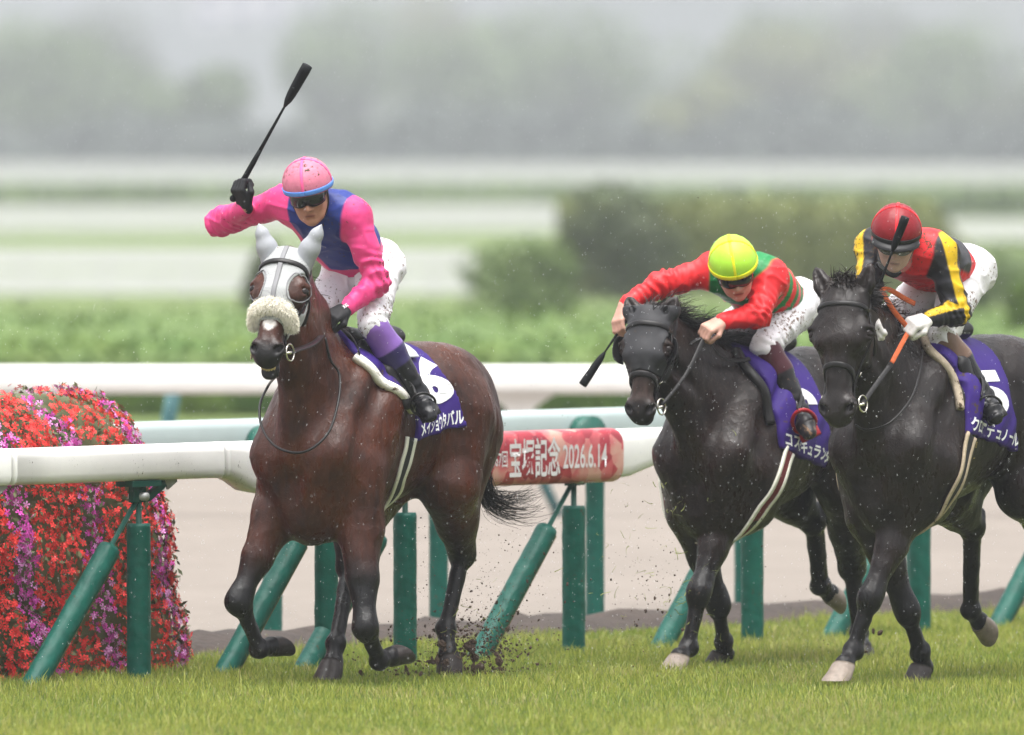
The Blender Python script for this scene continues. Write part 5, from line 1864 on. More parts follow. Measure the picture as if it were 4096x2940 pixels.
# ------------------------------------------------------------------ the three jockeys
M_SKIN = mat('skin', None, .42, .10, 30, attr='col', bump=.05, bscale=80)
M_SKIN2 = mat('pale_skin', None, .42, .10, 30, attr='col', bump=.05, bscale=80)
M_SILK = mat('racing_silk', None, .42, .05, 30, attr='col', mud=.32, mudscale=75, bump=.10, bscale=45)
M_SILKM = mat('muddy_racing_silk', None, .42, .05, 30, attr='col', mud=.58, mudscale=70, bump=.10, bscale=45)
M_BREECH = mat('white_breeches', (.76, .74, .77), .5, .04, 30, mud=.50, mudscale=60, bump=.12, bscale=50, mudcol=(.16, .10, .07))
M_BREECH1 = mat('white_breeches_wet', (.76, .74, .78), .42, .05, 20, mud=.55, mudscale=60, bump=.12, bscale=50, mudcol=(.14, .09, .06))
M_BOOT = mat('black_boot', None, .24, .10, 20, attr='col', bump=.22, bscale=26, mud=.03)
M_BOOTM = mat('muddy_boot', None, .34, .10, 20, attr='col', bump=.22, bscale=26, mud=.36, mudscale=45, mudcol=(.20, .12, .07))
M_GLOVEB = mat('black_glove', (.012, .012, .014), .6, .15, 60, bump=.15, bscale=80)
M_GLOVEW = mat('white_glove', (.66, .63, .61), .65, .10, 40, mud=.25, mudscale=60, bump=.15, bscale=80)
M_LENS = mat('dark_lens', (.010, .011, .013), .06, 0, coat=.5)
M_RUBBER = mat('black_rubber', (.014, .014, .015), .4, .05)
M_CAPP = mat('pink_cap_silk', (.56, .17, .25), .45, .10, 45, mud=.45, mudscale=50, bump=.25, bscale=35)
M_CAPPT = mat('hot_pink_trim', (.80, .11, .29), .5, .05)
M_CAPB = mat('blue_band', (.11, .27, .72), .5, .05)
M_CAPY = mat('yellow_green_cap', (.42, .74, .055), .40, .08, 18, bump=.1, bscale=40)
M_CAPYB = mat('yellow_trim', (.83, .80, .02), .45, .05)
M_CAPR = mat('red_cap_silk', (.22, .010, .016), .36, .10, 30, mud=.05, bump=.25, bscale=35)
M_CAPRT = mat('red_trim', (.72, .02, .03), .4, .05)
m, n, l, b = nodes('clear_visor')
b.inputs['Base Color'].default_value = (.80, .80, .82, 1); b.inputs['Roughness'].default_value = .08
b.inputs['Alpha'].default_value = .16; b.inputs['IOR'].default_value = 1.45
M_VISOR = m

PINK, BLUE = A3((.72, .055, .215)), A3((.018, .038, .22))
RED, GREEN = A3((.70, .022, .028)), A3((.010, .20, .055))
BLACK, YEL, CHAR = A3((.016, .016, .020)), A3((.66, .42, .010)), A3((.060, .060, .068))

def is_arm(jk, V):
    St = Sdf(); jk.torso(St, .006); Sa = Sdf()
    for q in 'LR':
        Sa.cone(jk.J['sh' + q], jk.J['el' + q], .070, .055); Sa.cone(jk.J['el' + q], jk.J['wr' + q], .056, .04)
    def ev(S):
        r = np.full(len(V), 1e9)
        for op in S.ops: r = np.minimum(r, S.dist(op, V[:, 0], V[:, 1], V[:, 2]))
        return r
    return ev(Sa) - ev(St)

def torso_coord(jk, V):
    d = V - jk.chest
    return d @ jk.lat, d @ jk.spine, d @ jk.bel          # across (left +), along the spine, belly side +

def arm_angle(jk, V, q):
    """angle round the arm, 0 on its outer/upper side"""
    out = np.zeros(len(V)); best = np.full(len(V), 1e9)
    for a, b_ in (('sh', 'el'), ('el', 'wr')):
        A_, B_ = jk.J[a + q], jk.J[b_ + q]; ax_ = unit(B_ - A_)
        t, dd = along(V, A_, B_)
        ref = A3((.3, .55 if q == 'L' else -.55, .75)); ref = unit(ref - ax_ * (ref @ ax_)); r2 = np.cross(ax_, ref)
        w_ = V - A_
        an = np.arctan2(w_ @ r2, w_ @ ref)
        out = np.where(dd < best, an, out); best = np.minimum(best, dd)
    return out, best

def silk1(jk):
    def f(V):
        ar = is_arm(jk, V); a, s_, c = torso_coord(jk, V)
        C = np.repeat(BLUE[None], len(V), 0)
        C = mixc(C, PINK, sstep(-.004, .004, -(np.abs(a + .085 + .35 * (s_ + .10)) - .044)))
        C = mixc(C, PINK, sstep(.0, .006, -(s_ + .30)) )
        C = mixc(C, PINK, sstep(.006, -.004, ar))
        return C
    return f
def silk2(jk):
    def f(V):
        ar = is_arm(jk, V); a, s_, c = torso_coord(jk, V)
        C = np.repeat(GREEN[None], len(V), 0)
        bars = (np.sin((s_ + .02) * 80) > .0) & (s_ < -.05) & (np.abs(a) > .075)
        bars2 = (np.sin((s_ + .05) * 80) > .0) & (s_ < -.06) & (np.abs(np.abs(a) - .025) < .032)
        C[bars | bars2] = RED
        C = mixc(C, RED, sstep(.0, .006, -(s_ + .40)))
        return mixc(C, RED, sstep(.010, -.002, ar))
    return f
def silk3(jk):
    def f(V):
        ar = is_arm(jk, V); a, s_, c = torso_coord(jk, V)
        C = np.repeat(RED[None], len(V), 0)
        band = sstep(.006, -.006, np.abs(s_ + .17 + .25 * np.abs(a)) - .075) * sstep(.05, .03, c)
        C = mixc(C, CHAR, band)
        aL, dL = arm_angle(jk, V, 'L'); aR, dR = arm_angle(jk, V, 'R')
        an = np.where(dL < dR, aL, aR)
        A_ = mixc(np.repeat(BLACK[None], len(V), 0), YEL, sstep(.05, -.05, np.abs(an) - .46))
        m = sstep(.010, -.002, ar)[:, None]
        return C * (1 - m) + A_ * m
    return f
def boot_paint(jk, q, stops):
    """stops: (t along the shin, colour) from the knee down"""
    def f(V):
        t, _ = along(V, jk.J['kn' + q], jk.J['an' + q])
        C = np.repeat(A3(stops[0][1])[None], len(V), 0)
        for t1, c in stops[1:]:
            C = mixc(C, A3(c), sstep(t1 - .012, t1 + .012, t))
        return C
    return f

def build_jockey(fr, J, head, face, up, hands, label, cfg):
    jk = Jockey(J, head, fr.dir(face), fr.dir(up), hands)
    org = A3((.10, 0, cfg['z']))
    root = empty('jockey', fr.O + org[0] * fr.F + A3((0, 0, org[2])), fr.rz)
    tag(root, label, 'person', 'jockeys')
    jk.root = root; jk.org = org; jk.fr = fr
    S = Sdf(); jk.skull(S); jk.torso(S, -.012); jk.arms(S, -.012); jk.hips(S, -.012)
    for q in 'LR':
        jk.shins(S, -.008, q); jk.hand(S, q)
    def skin_paint(V):
        d = V - jk.hc; x, y, z = d @ jk.fx, d @ jk.fy, d @ jk.fz
        C = np.repeat(A3(cfg['skin_c'])[None], len(V), 0) * (1 + .10 * noise3(V, 30, 2, 2))[:, None]
        fc = (y > .07) & (np.abs(x) < .06)
        C = mixc(C, A3((.34, .10, .085)), np.where(fc, np.exp(-((z + .070) / .009) ** 2 - (x / .022) ** 4), 0) * .8)
        C = mixc(C, A3((.10, .03, .025)), np.where(fc, np.exp(-((z + .0695) / .0035) ** 2 - (x / .024) ** 4), 0) * .9)
        C = mixc(C, A3((.12, .045, .035)), np.where(fc, np.exp(-((z + .043) / .004) ** 2 - ((np.abs(x) - .009) / .006) ** 2), 0) * .8)
        C = mixc(C, A3((.46, .18, .13)), np.where(np.abs(x) < .07, np.exp(-((z + .03) / .02) ** 2 - ((np.abs(x) - .038) / .02) ** 2), 0) * .4 * (y > .04))
        C = mixc(C, A3((.02, .017, .015)), ((y < -.0) & (z > -.075) & (z < .10) & (np.linalg.norm(d, axis=1) < .16) & (np.abs(x) < .066 - .0 * z)) * .9)
        return C
    jk.solid('body', S, .0054, cfg['skin'], root, org, paint=skin_paint)
    S = Sdf(); jk.torso(S, .014); jk.arms(S, .008, to=.93)
    jk.solid('jacket', S, .0066, cfg['silk_m'], root, org, disp=folds(jk, 1.25), paint=cfg['silk'](jk))
    S = Sdf(); jk.hips(S, .004)
    jk.solid('breeches', S, .0072, cfg['breech_m'], root, org, disp=folds(jk, 1.2))
    for q in 'LR':
        S = Sdf(); jk.shins(S, .003, q)
        o = jk.solid('boot', S, .0066, cfg['boot_m'], root, org, paint=boot_paint(jk, q, cfg['boot']),
                 disp=lambda V: .0022 * np.sin(along(V, jk.J['kn' + q], jk.J['an' + q])[0] * 46 + 5 * noise3(V, 12, 3, 1)) * sstep(.55, .9, along(V, jk.J['kn' + q], jk.J['an' + q])[0]))
        if cfg.get('glove_m'):
            S = Sdf(); jk.hand(S, q, grow=.0025); jk.solid('glove', S, .0046, cfg['glove_m'], root, org)
        # stirrup iron under the foot and its leather
        A_, T_ = jk.J['an' + q], jk.J['to' + q]
        f_ = unit(T_ - A_); c = A_ * .42 + T_ * .58
        dn = unit(A_ - jk.J['kn' + q]); sd = np.cross(f_, dn)
    helmet(jk, root, org, *cfg['cap'], peak=cfg.get('peak'), size=cfg.get('size', 1.09))
    goggles(jk, root, org, M_LENS, M_RUBBER, M_RUBBER)
    chin_strap(jk, root, org, M_RUBBER)
    return jk

def stirrup(s, jk, root, q, metal, thick=.0060):
    A_, T_ = jk.J['an' + q], jk.J['to' + q]; K = jk.J['kn' + q]
    f_ = unit(T_ - A_); dn = unit(A_ - K); dn = unit(dn - f_ * (dn @ f_)); sd = np.cross(f_, dn)
    c = A_ * .45 + T_ * .55 + dn * .005
    mb = MB()
    loop = [c + sd * (.056 * math.sin(a)) - dn * (.085 * math.cos(a) + .015) * (1 if math.cos(a) > 0 else .62) for a in np.linspace(0, 2 * math.pi, 25)]
    mb.tube(loop, thick, 8, cap=False)
    mb.box(c + dn * .048, .10, .045 + thick * 5, .004 + thick, np.stack([sd, f_, dn]).T)
    st = mb.build('stirrup', metal, root)
    top = A3((.16, (.25 if q == 'L' else -.25), s.wz - .14))
    pts = [top, (top * .5 + (c - dn * .10) * .5) + A3((0, .02 if q == 'L' else -.02, 0)), c - dn * .10]
    MB().ribbon(spline(pts, 5), [A3((0, 1 if q == 'L' else -1, .2))] * 11, .020, .005).build('stirrup_leather', M_TACK, st)

def rein(root, pts, wid, material, nrm=(0, .6, .8), name='rein'):
    pts = spline(pts, 7)
    mb = MB(); mb.ribbon(pts, [A3(nrm)] * len(pts), wid, .005)
    return mb.build(name, material, root)

# ---- pink and blue jockey on the bay
P = fr1.P
JK1 = dict(hipL=P(1515, 1062, x=-.06), hipR=P(1395, 1078, x=-.06), shL=P(1415, 868, x=.30), shR=P(1140, 808, x=.34),
           elL=P(1508, 1128, x=.26), wrL=P(1385, 1236, x=.42), elR=P(872, 890, x=.34), wrR=P(985, 830, x=.46),
           knL=P(1492, 1300, x=.28), knR=(.28, -.15, 1.66), anL=P(1670, 1575, x=.12), anR=(.11, -.34, 1.30), toL=P(1720, 1665, x=.18), toR=(.20, -.38, 1.23))
jk1 = build_jockey(fr1, JK1, P(1238, 778, x=.50), (-.12, -1, -.30), (-.20, -.36, 1), dict(
    L=(P(1300, 1285, x=.54) - P(1385, 1236, x=.42), fr1.dir((.2, -.5, .9)), 1.0, -1),
    R=(P(955, 760, x=.50) - P(985, 830, x=.46), fr1.dir((-.75, -.65, -.1)), 1.0, 1)),
    'jockey in pink and blue silks and a pink cap, arm raised with a whip', dict(z=1.60, skin=M_SKIN, skin_c=(.44, .22, .15), silk=silk1, silk_m=M_SILK,
    breech_m=M_BREECH1, boot_m=M_BOOT, glove_m=M_GLOVEB, cap=(M_CAPP, M_CAPB, M_CAPPT),
    boot=[(0, (.20, .10, .36)), (.36, (.030, .022, .085)), (.58, (.010, .010, .012))]))
for q in 'LR': stirrup(H1, jk1, h1, q, M_TACK)
# ---- red and green jockey
P = fr2.P
JK2 = dict(hipL=P(3190, 1215, x=-.12), hipR=P(3080, 1228, x=-.10), shL=P(3085, 1112, x=.32), shR=P(2848, 1085, x=.40),
           elL=P(3030, 1262, x=.50), wrL=P(2890, 1285, x=.66), elR=P(2640, 1138, x=.57), wrR=P(2498, 1222, x=.72),
           knL=P(3062, 1385, x=.31), knR=(.26, -.2, 1.53), anL=P(3195, 1650, x=.25), anR=(.08, -.34, 1.22), toL=P(3240, 1735, x=.33), toR=(.16, -.38, 1.14))
jk2 = build_jockey(fr2, JK2, P(2938, 1082, x=.56), (.10, -1, -.55), (-.18, -.75, 1), dict(
    L=(P(2825, 1320, x=.74) - P(2890, 1285, x=.66), fr2.dir((-.1, -.6, .8)), 1.0, -1),
    R=(P(2470, 1300, x=.78) - P(2498, 1222, x=.72), fr2.dir((-.8, -.6, .2)), .62, 1)),
    'jockey in red and green silks and a yellow-green cap, crouching low', dict(z=1.55, skin=M_SKIN2, skin_c=(.55, .31, .24), silk=silk2, silk_m=M_SILK,
    breech_m=M_BREECH, boot_m=M_BOOTM, cap=(M_CAPY, M_CAPYB, M_CAPYB),
    boot=[(0, (.060, .014, .020)), (.42, (.014, .013, .014))]))
M_REDIRON = mat('red_stirrup', (.30, .012, .016), .4, .1)
for q in 'LR': stirrup(H2, jk2, h2, q, M_REDIRON, .010)
# ---- red, black and yellow jockey
P = fr3.P
JK3 = dict(hipL=P(3880, 1085, x=-.10), hipR=P(3768, 1095, x=-.08), shL=P(3762, 1012, x=.34), shR=P(3492, 988, x=.42),
           elL=P(3828, 1250, x=.34), wrL=P(3712, 1276, x=.48), elR=P(3470, 1190, x=.58), wrR=P(3480, 1275, x=.74),
           knL=P(3765, 1345, x=.28), knR=(.28, -.2, 1.60), anL=P(3935, 1590, x=.16), anR=(.08, -.34, 1.30), toL=P(3985, 1672, x=.22), toR=(.16, -.38, 1.22))
jk3 = build_jockey(fr3, JK3, P(3583, 962, x=.56), (-.05, -1, -.42), (.05, -.50, 1), dict(
    L=(P(3625, 1306, x=.60) - P(3712, 1276, x=.48), fr3.dir((.1, -.6, .8)), 1.0, -1),
    R=(P(3500, 1340, x=.82) - P(3480, 1275, x=.74), fr3.dir((-.5, -.6, .5)), 1.0, 1)),
    'jockey in red, black and yellow silks and a dark red cap with a clear visor', dict(z=1.63, skin=M_SKIN, skin_c=(.46, .24, .17), silk=silk3, silk_m=M_SILKM,
    breech_m=M_BREECH, boot_m=M_BOOT, glove_m=M_GLOVEW, cap=(M_CAPR, M_RUBBER, M_CAPRT), peak=M_RUBBER,
    boot=[(0, (.17, .105, .075)), (.42, (.012, .012, .013))]))
for q in 'LR': stirrup(H3, jk3, h3, q, M_TACK)
# clear face visor
V = []; F = []
for j in range(9):
    for i in range(17):
        a = (i / 16 * 2 - 1); an = a * 1.0; t = j / 8
        V.append(jk3.HP((.100 - .010 * t) * math.sin(an), .028 + .104 * math.cos(an) + .010 * math.sin(t * 2.5), .030 - .125 * t * (1 - .12 * a ** 4)))
for j in range(8):
    for i in range(16):
        F.append((j * 17 + i, j * 17 + i + 1, (j + 1) * 17 + i + 1, (j + 1) * 17 + i))
o = MB().add(V, F).build('face_visor', M_VISOR, jk3.root, org=jk3.org)
MB().tube(spline([jk3.HP(-.03, .07, -.12), jk3.HP(.0, .085, -.135), jk3.HP(.045, .06, -.12), jk3.HP(.08, .04, -.10)], 4), .012, 7).build('neck_scarf', M_RUBBER, jk3.root, org=jk3.org)

# reins, whips
def world(fr, p):
    return fr.O + fr.F * p[0] + fr.L * p[1] + fr.U * p[2]
gL, _ = jk1.grip('L')
rein(h1, [H1.ringL, H1.ringL * .5 + gL * .5 + A3((0, .03, -.02)), gL], .024, M_TACK)
rein(h1, [H1.ringR, H1.ringR * .5 + gL * .5 + A3((0, -.12, -.02)), gL], .024, M_TACK)
rein(h1, [gL, gL + A3((-.06, .07, -.05)), gL + A3((-.10, .10, -.14)), gL + A3((-.13, .09, -.24))], .022, M_TACK)
gL2, _ = jk2.grip('L')
rein(h2, [H2.ringL, H2.ringL * .5 + gL2 * .5 + A3((0, .02, -.01)), gL2], .018, M_TACK)
rein(h2, [H2.ringR, H2.ringR * .5 + gL2 * .5 + A3((0, -.12, 0)), gL2], .018, M_TACK)
rein(h2, [gL2, gL2 + A3((-.10, .03, -.10)), gL2 + A3((-.25, .06, -.12)), gL2 + A3((-.40, .06, -.10))], .024, M_TACK)
gL3, _ = jk3.grip('L')
M_ORANGE = mat('orange_rein', (.50, .105, .030), .6, .12, 90, bump=.4, bscale=160)
mid3 = H3.ringL * .42 + gL3 * .58 + A3((0, .01, -.01))
rein(h3, [H3.ringL, H3.ringL * .7 + mid3 * .3, mid3], .024, M_TACK)
rein(h3, [mid3, mid3 * .5 + gL3 * .5, gL3], .022, M_ORANGE, name='rein_grip')
P = fr3.P
rein(h3, [gL3, P(3580, 1250, x=.62), P(3545, 1195, x=.64), P(3530, 1160, x=.62), P(3560, 1160, x=.56), P(3620, 1195, x=.50), P(3660, 1215, x=.44)], .024, M_ORANGE, fr3.dir((-.3, -.9, .3)), name='rein_grip')
rein(h3, [H3.ringR, H3.ringR * .5 + gL3 * .5 + A3((0, -.15, 0)), gL3], .018, M_TACK)
M_WHIP = mat('black_whip', (.008, .009, .010), .6, .1, 40, bump=.2, bscale=120, spec=.1)
g, gd = jk1.grip('R'); tip = fr1.P(1230, 262, x=.46)
d = unit(tip - g)
whip('riding_whip', world(fr1, g - d * .07), world(fr1, tip), M_WHIP, M_WHIP, 'black padded whip held high above the pink cap', pad=.29, thick=.0084, handle=.36)
g, gd = jk2.grip('R'); tip = fr2.P(2330, 1540, x=.90); d = unit(tip - g)
whip('riding_whip', world(fr2, g - d * .10), world(fr2, tip), M_WHIP, M_WHIP, 'thin black whip pointing down beside the blinkered horse', pad=.42, thick=.0068, handle=.25)
tip = fr3.P(3622, 868, x=.80); g = fr3.P(3470, 1262, x=.80); d = unit(tip - g)
whip('riding_whip', world(fr3, g - d * .05), world(fr3, tip), M_WHIP, M_WHIP, 'thin black whip standing up in front of the dark red cap', pad=.30, thick=.0068, handle=.30)
# glove logo
fw, uv = unit(jk1.hands['L'][0]), jk1.hands['L'][1]
W = jk1.J['wrL']; fw = unit(fw); uv = unit(A3(uv) - fw * (A3(uv) @ fw)); sd_ = np.cross(fw, uv)
nrm_ = unit(uv * .75 + fr1.dir((.3, -.9, .3)) * .6); yy = unit(np.cross(nrm_, -fw))
lettering('glove_logo', 'XXIO', lambda a, b_: W + nrm_ * .034 - fw * (-.030 + .046 * a) + yy * (.018 * (b_ - .5)) - jk1.org, M_PRINT, jk1.root, .02)
# ------------------------------------------------------------------ flower bank behind the rail
def rot_to(nrm, spin):
    z = unit(nrm); x = unit(np.cross(z, A3((.31, .2, .93)))); y = np.cross(z, x)
    c, s_ = math.cos(spin), math.sin(spin)
    return np.stack([x * c + y * s_, -x * s_ + y * c, z], 1)

def petal_flower():
    V = [(0, 0, .12)]; F = []
    for k in range(5):
        a = 2 * math.pi * k / 5
        b0 = len(V)
        for (r_, da, z) in ((.55, -.42, .10), (1.0, -.30, .02 if k % 2 else .12), (1.06, .25, .06), (.60, .44, .16)):
            V.append((r_ * math.cos(a + da), r_ * math.sin(a + da), z))
        F.append((0, b0, b0 + 1, b0 + 2)); F.append((0, b0 + 2, b0 + 3, b0 + 3)) if False else F.append((0, b0 + 2, b0 + 3))
    return V, F
M_FRED = mat('red_petal', (.74, .045, .040), .5, .25, 60)
M_FMAG = mat('magenta_petal', (.62, .07, .42), .5, .25, 60)
M_FLIL = mat('lilac_petal', (.70, .28, .60), .5, .2, 60)
M_FLEAF = leaf_mat('bedding_leaf', (.070, .085, .035), (.15, .15, .07))
fb0 = rail_pt(200, .85)
bank = empty('flower_bank', g3(fb0, 0))
tag(bank, 'tall bank of red and magenta bedding flowers behind the left end of the rail', 'flowers')
FB = A3(bank.location)
ZS = [0, .35, .7, .95, 1.1, 1.2, 1.28, 1.32, 1.335]
RX = [570, 540, 500, 465, 400, 350, 290, 230, 160]
def bank_pt(u_, z):
    """u_ 0..1: along the front to the right end and round it"""
    r_px = np.interp(z, ZS, RX); t = z / 1.335
    sh = .55 * max(0, (z - 1.0) / .335) ** 2
    of, ob = .30 + .10 * t + sh * .45, 1.45 - .10 * t - sh * .45
    aR = rail_pt(r_px, (of + ob) / 2); sR = (aR - fb0) @ RD; sL = -3.2
    hw = (ob - of) / 2; mid = (of + ob) / 2 - .85
    L1 = sR - hw - sL; L2 = math.pi * hw * .75; tot = L1 + L2
    d_ = u_ * tot
    if d_ < L1:
        p = RD * (sL + d_) + RN * (mid - hw); nn = -RN
    else:
        a = (d_ - L1) / hw
        p = RD * (sR - hw + hw * math.sin(a)) + RN * (mid - hw * math.cos(a)); nn = RD * math.sin(a) - RN * math.cos(a)
    up_ = .12 + .9 * max(0, (z - 1.05) / .285)
    return A3((p[0], p[1], z)), unit(A3((nn[0], nn[1], up_)))
# core
nu, nzv = 60, 14
V = []; F = []
for j in range(nzv + 1):
    z = 1.335 * (1 - (1 - j / nzv) ** 1.6)
    for i in range(nu + 1):
        p, nn = bank_pt(i / nu, z); V.append(p - nn * .045)
for j in range(nzv):
    for i in range(nu):
        a = j * (nu + 1) + i; F.append((a, a + 1, a + nu + 2, a + nu + 1))
k0 = nzv * (nu + 1)
V.append(A3((0, 0, 1.30)) + A3((RD[0], RD[1], 0)) * -1.2)
for i in range(nu): F.append((k0 + i, k0 + i + 1, len(V) - 1))
MB().add(V, F).build('core', M_FLEAF, bank)
rng = np.random.default_rng(21)
pts = []; nrs = []; col = []
for _ in range(10000):
    u_ = rng.uniform(.0, 1) ** .8; z = rng.uniform(.02, 1.335)
    p, nn = bank_pt(u_, z)
    bump_ = .03 * math.sin(p[2] * 14 + p[0] * 9) + .02 * rng.normal()
    pts.append(p + nn * bump_ * .6); nrs.append(nn)
    st = math.sin(((p[:2] @ RD) * 1.0 - (1.335 - z) * .26) * 2 * math.pi / .52 + .9 + .5 * math.sin(z * 5))
    v_ = st + .18 * rng.normal()
    col.append(0 if v_ < .62 else (1 if rng.random() < .7 else 2))
pts = np.array(pts); nrs = np.array(nrs); col = np.array(col)
V, F = leaf_quads(pts[:5200] - nrs[:5200] * .004 + rng.normal(size=(5200, 3)) * .014, nrs[:5200], .019, rng, .8)
tag(link('foliage', mesh_np('foliage', V, F), M_FLEAF, bank, smooth=False), kind='stuff')
fV, fF = petal_flower()
fm = []
for k, mm in enumerate((M_FRED, M_FMAG, M_FLIL)):
    me = MB().add(fV, fF).mesh('flower'); me.materials.append(mm); fm.append(me)
order = np.argsort(pts[:, 1] - rng.random(len(pts)) * .5)
vis = [i for i in order if 0 < 2048 + FPX * (pts[i, 0] + FB[0]) / (pts[i, 1] + FB[1]) < 800]
single = set(vis[:300])
big = []
for i in single:
    o = bpy.data.objects.new('flower', fm[col[i]]); COL.objects.link(o); o.parent = bank
    Mx = Matrix(rot_to(nrs[i] + rng.normal(size=3) * .35, rng.uniform(0, 6)).tolist()).to_4x4()
    s_ = rng.uniform(.015, .022)
    o.matrix_local = Matrix.Translation(Vector(pts[i])) @ Mx @ Matrix.Scale(s_, 4)
fVn = A3(fV)
for k, mm in enumerate((M_FRED, M_FMAG, M_FLIL)):
    Vs = []; mb = MB(); rest = [i for i in range(len(pts)) if col[i] == k and i not in single]
    Fq = []; off = 0
    for i in rest:
        Mx = rot_to(nrs[i] + rng.normal(size=3) * .40, rng.uniform(0, 6)) * rng.uniform(.010, .019)
        Vs.append(fVn @ Mx.T + pts[i])
        Fq += [tuple(q + off for q in f) for f in fF]; off += len(fV)
    me = bpy.data.meshes.new('flowers'); me.from_pydata([tuple(v) for v in np.concatenate(Vs)], [], Fq); me.update()
    tag(link('blossoms', me, mm, bank, smooth=False), kind='stuff')

# ------------------------------------------------------------------ grass
m, n, l, b = nodes('grass_blade')
vc = n.new('ShaderNodeVertexColor'); vc.layer_name = 'col'
l.new(vc.outputs[0], b.inputs['Base Color']); b.inputs['Roughness'].default_value = .45; b.inputs['Specular IOR Level'].default_value = .35
tr = n.new('ShaderNodeBsdfTranslucent'); l.new(vc.outputs[0], tr.inputs['Color'])
ms = n.new('ShaderNodeMixShader'); ms.inputs[0].default_value = .35
l.new(b.outputs[0], ms.inputs[1]); l.new(tr.outputs[0], ms.inputs[2]); l.new(ms.outputs[0], n['Material Output'].inputs['Surface'])
M_BLADE = m
def blades(N, xy, hgt, rng):
    a = rng.uniform(0, 2 * math.pi, N); lean = rng.uniform(.1, .7, N)
    dirv = np.stack([np.cos(a), np.sin(a)], 1)
    b2 = rng.uniform(0, 2 * math.pi, N); sdv = np.stack([np.cos(b2), np.sin(b2), np.zeros(N)], 1)
    wv = rng.uniform(.0012, .0024, N)[:, None]
    base = np.concatenate([xy, np.full((N, 1), -.004)], 1)
    mid = base + np.concatenate([dirv * (hgt * lean * .35)[:, None], (hgt * .62)[:, None]], 1)
    tip = base + np.concatenate([dirv * (hgt * lean)[:, None], (hgt * (1 - .25 * lean ** 2))[:, None]], 1)
    V = np.stack([base - sdv * wv, base + sdv * wv, mid + sdv * wv * .8, mid - sdv * wv * .8, tip], 1).reshape(-1, 3)
    i = np.arange(N)[:, None] * 5
    F = np.concatenate([i + A3((0, 1, 2)).astype(int), i + A3((0, 2, 3)).astype(int), i + A3((3, 2, 4)).astype(int)], 0)
    return V, F
rng = np.random.default_rng(5)
N0 = 590000
yy = rng.uniform(44.5, 64, N0); xx = rng.uniform(-4.3, 5.0, N0)
lim = .0455 * yy + .65
out_ = rng.random(N0) < .28
offr = (xx - RA[0]) * RN[0] + (yy - RA[1]) * RN[1]
keep = ((np.abs(xx) < lim) & (yy > 45.8) | out_) & (offr < 1.32 + .08 * np.sin(xx * 9))
xy = np.stack([xx, yy], 1)[keep]
q3 = np.concatenate([xy, np.zeros((len(xy), 1))], 1)
nz1 = noise3(q3, 1.6, 2, 3); nz2 = noise3(q3, 7.0, 9, 2)
hgt = (.042 + .018 * nz1 + .016 * nz2) * rng.uniform(.55, 1.45, len(xy))
tall = rng.random(len(xy)) < .02
hgt = np.where(tall, hgt * 1.7, hgt); hgt = np.clip(hgt, .012, .11)
V, F = blades(len(xy), xy, hgt, rng)
gc = mixc(np.repeat(A3([(.205, .275, .036)]), len(xy), 0), A3((.40, .42, .080)), .5 + .6 * nz1 + .25 * rng.normal(size=len(xy)))
gc = mixc(gc, A3((.44, .38, .17)), (rng.random(len(xy)) < .10 + .22 * (noise3(q3 * A3((1, .35, 1)), 2.2, 31, 2) > .18)) * .75)
gc = mixc(gc, A3((.085, .165, .028)), (rng.random(len(xy)) < .22) * .75)
me = mesh_np('grass', V, F); vcol(me, 'col', np.repeat(gc, 5, 0))
tag(link('grass', me, M_BLADE, smooth=False), 'wet green turf grass of the racecourse', 'grass', kind='stuff')

# ------------------------------------------------------------------ flung turf and mud
M_MUD = mat('mud', (.075, .048, .032), .8, .35, 60, bump=.6, bscale=80)
def clod_mesh(seed):
    r_ = np.random.default_rng(seed)
    mb = MB().blob((0, 0, 0), 1, .8, .7, None, 12, 9)
    V = A3(mb.v); V = V * (1 + .75 * noise3(V + seed, 2.6, seed, 3))[:, None]
    mb.v = [tuple(p) for p in V]
    me = mb.mesh('clod'); me.materials.append(M_MUD); return me
CM = [clod_mesh(k) for k in range(5)]
rng = np.random.default_rng(77)
def spray(n_, c, sx, sy, d0, dd, s0, s1):
    out = []
    for _ in range(n_):
        px, py = c[0] + rng.normal() * sx, c[1] + rng.normal() * sy
        d = d0 + rng.normal() * dd
        p = at(px, py, d)
        if p[2] < .012: p[2] = .012 + rng.random() * .03
        out.append((p, s0 * (s1 / s0) ** (rng.random() ** 2.2)))
    return out
CL = [(40, (1910, 2600), 95, 80, 52.55, .12, .008, .030, 'dark clod of mud and turf bursting up behind the bay horse\'s hind hoof'),
      (22, (1700, 2660), 120, 40, 52.3, .2, .008, .026, 'dark clod of mud low over the grass between the bay horse\'s hooves'),
      (12, (2000, 2330), 130, 150, 52.7, .2, .007, .014, 'small dark clod flying below the bay horse\'s tail'),
      (8, (2650, 2430), 110, 150, 53.0, .3, .007, .014, 'small dark clod flying in front of the blinkered horse\'s forelegs'),
      (5, (3390, 2540), 50, 50, 53.6, .2, .010, .020, 'small dark clod under the two dark horses')]
for (n_, c_, sx_, sy_, d0_, dd_, s0_, s1_, lab_) in CL:
    for p, s_ in spray(n_, c_, sx_, sy_, d0_, dd_, s0_, s1_):
        o = bpy.data.objects.new('mud_clod', CM[rng.integers(0, 5)]); COL.objects.link(o)
        o.location = p; o.rotation_euler = rng.uniform(0, 6, 3); o.scale = (s_, s_ * rng.uniform(.6, 1), s_ * rng.uniform(.6, 1))
        tag(o, lab_, 'clod', 'flung clods: ' + lab_[:40])
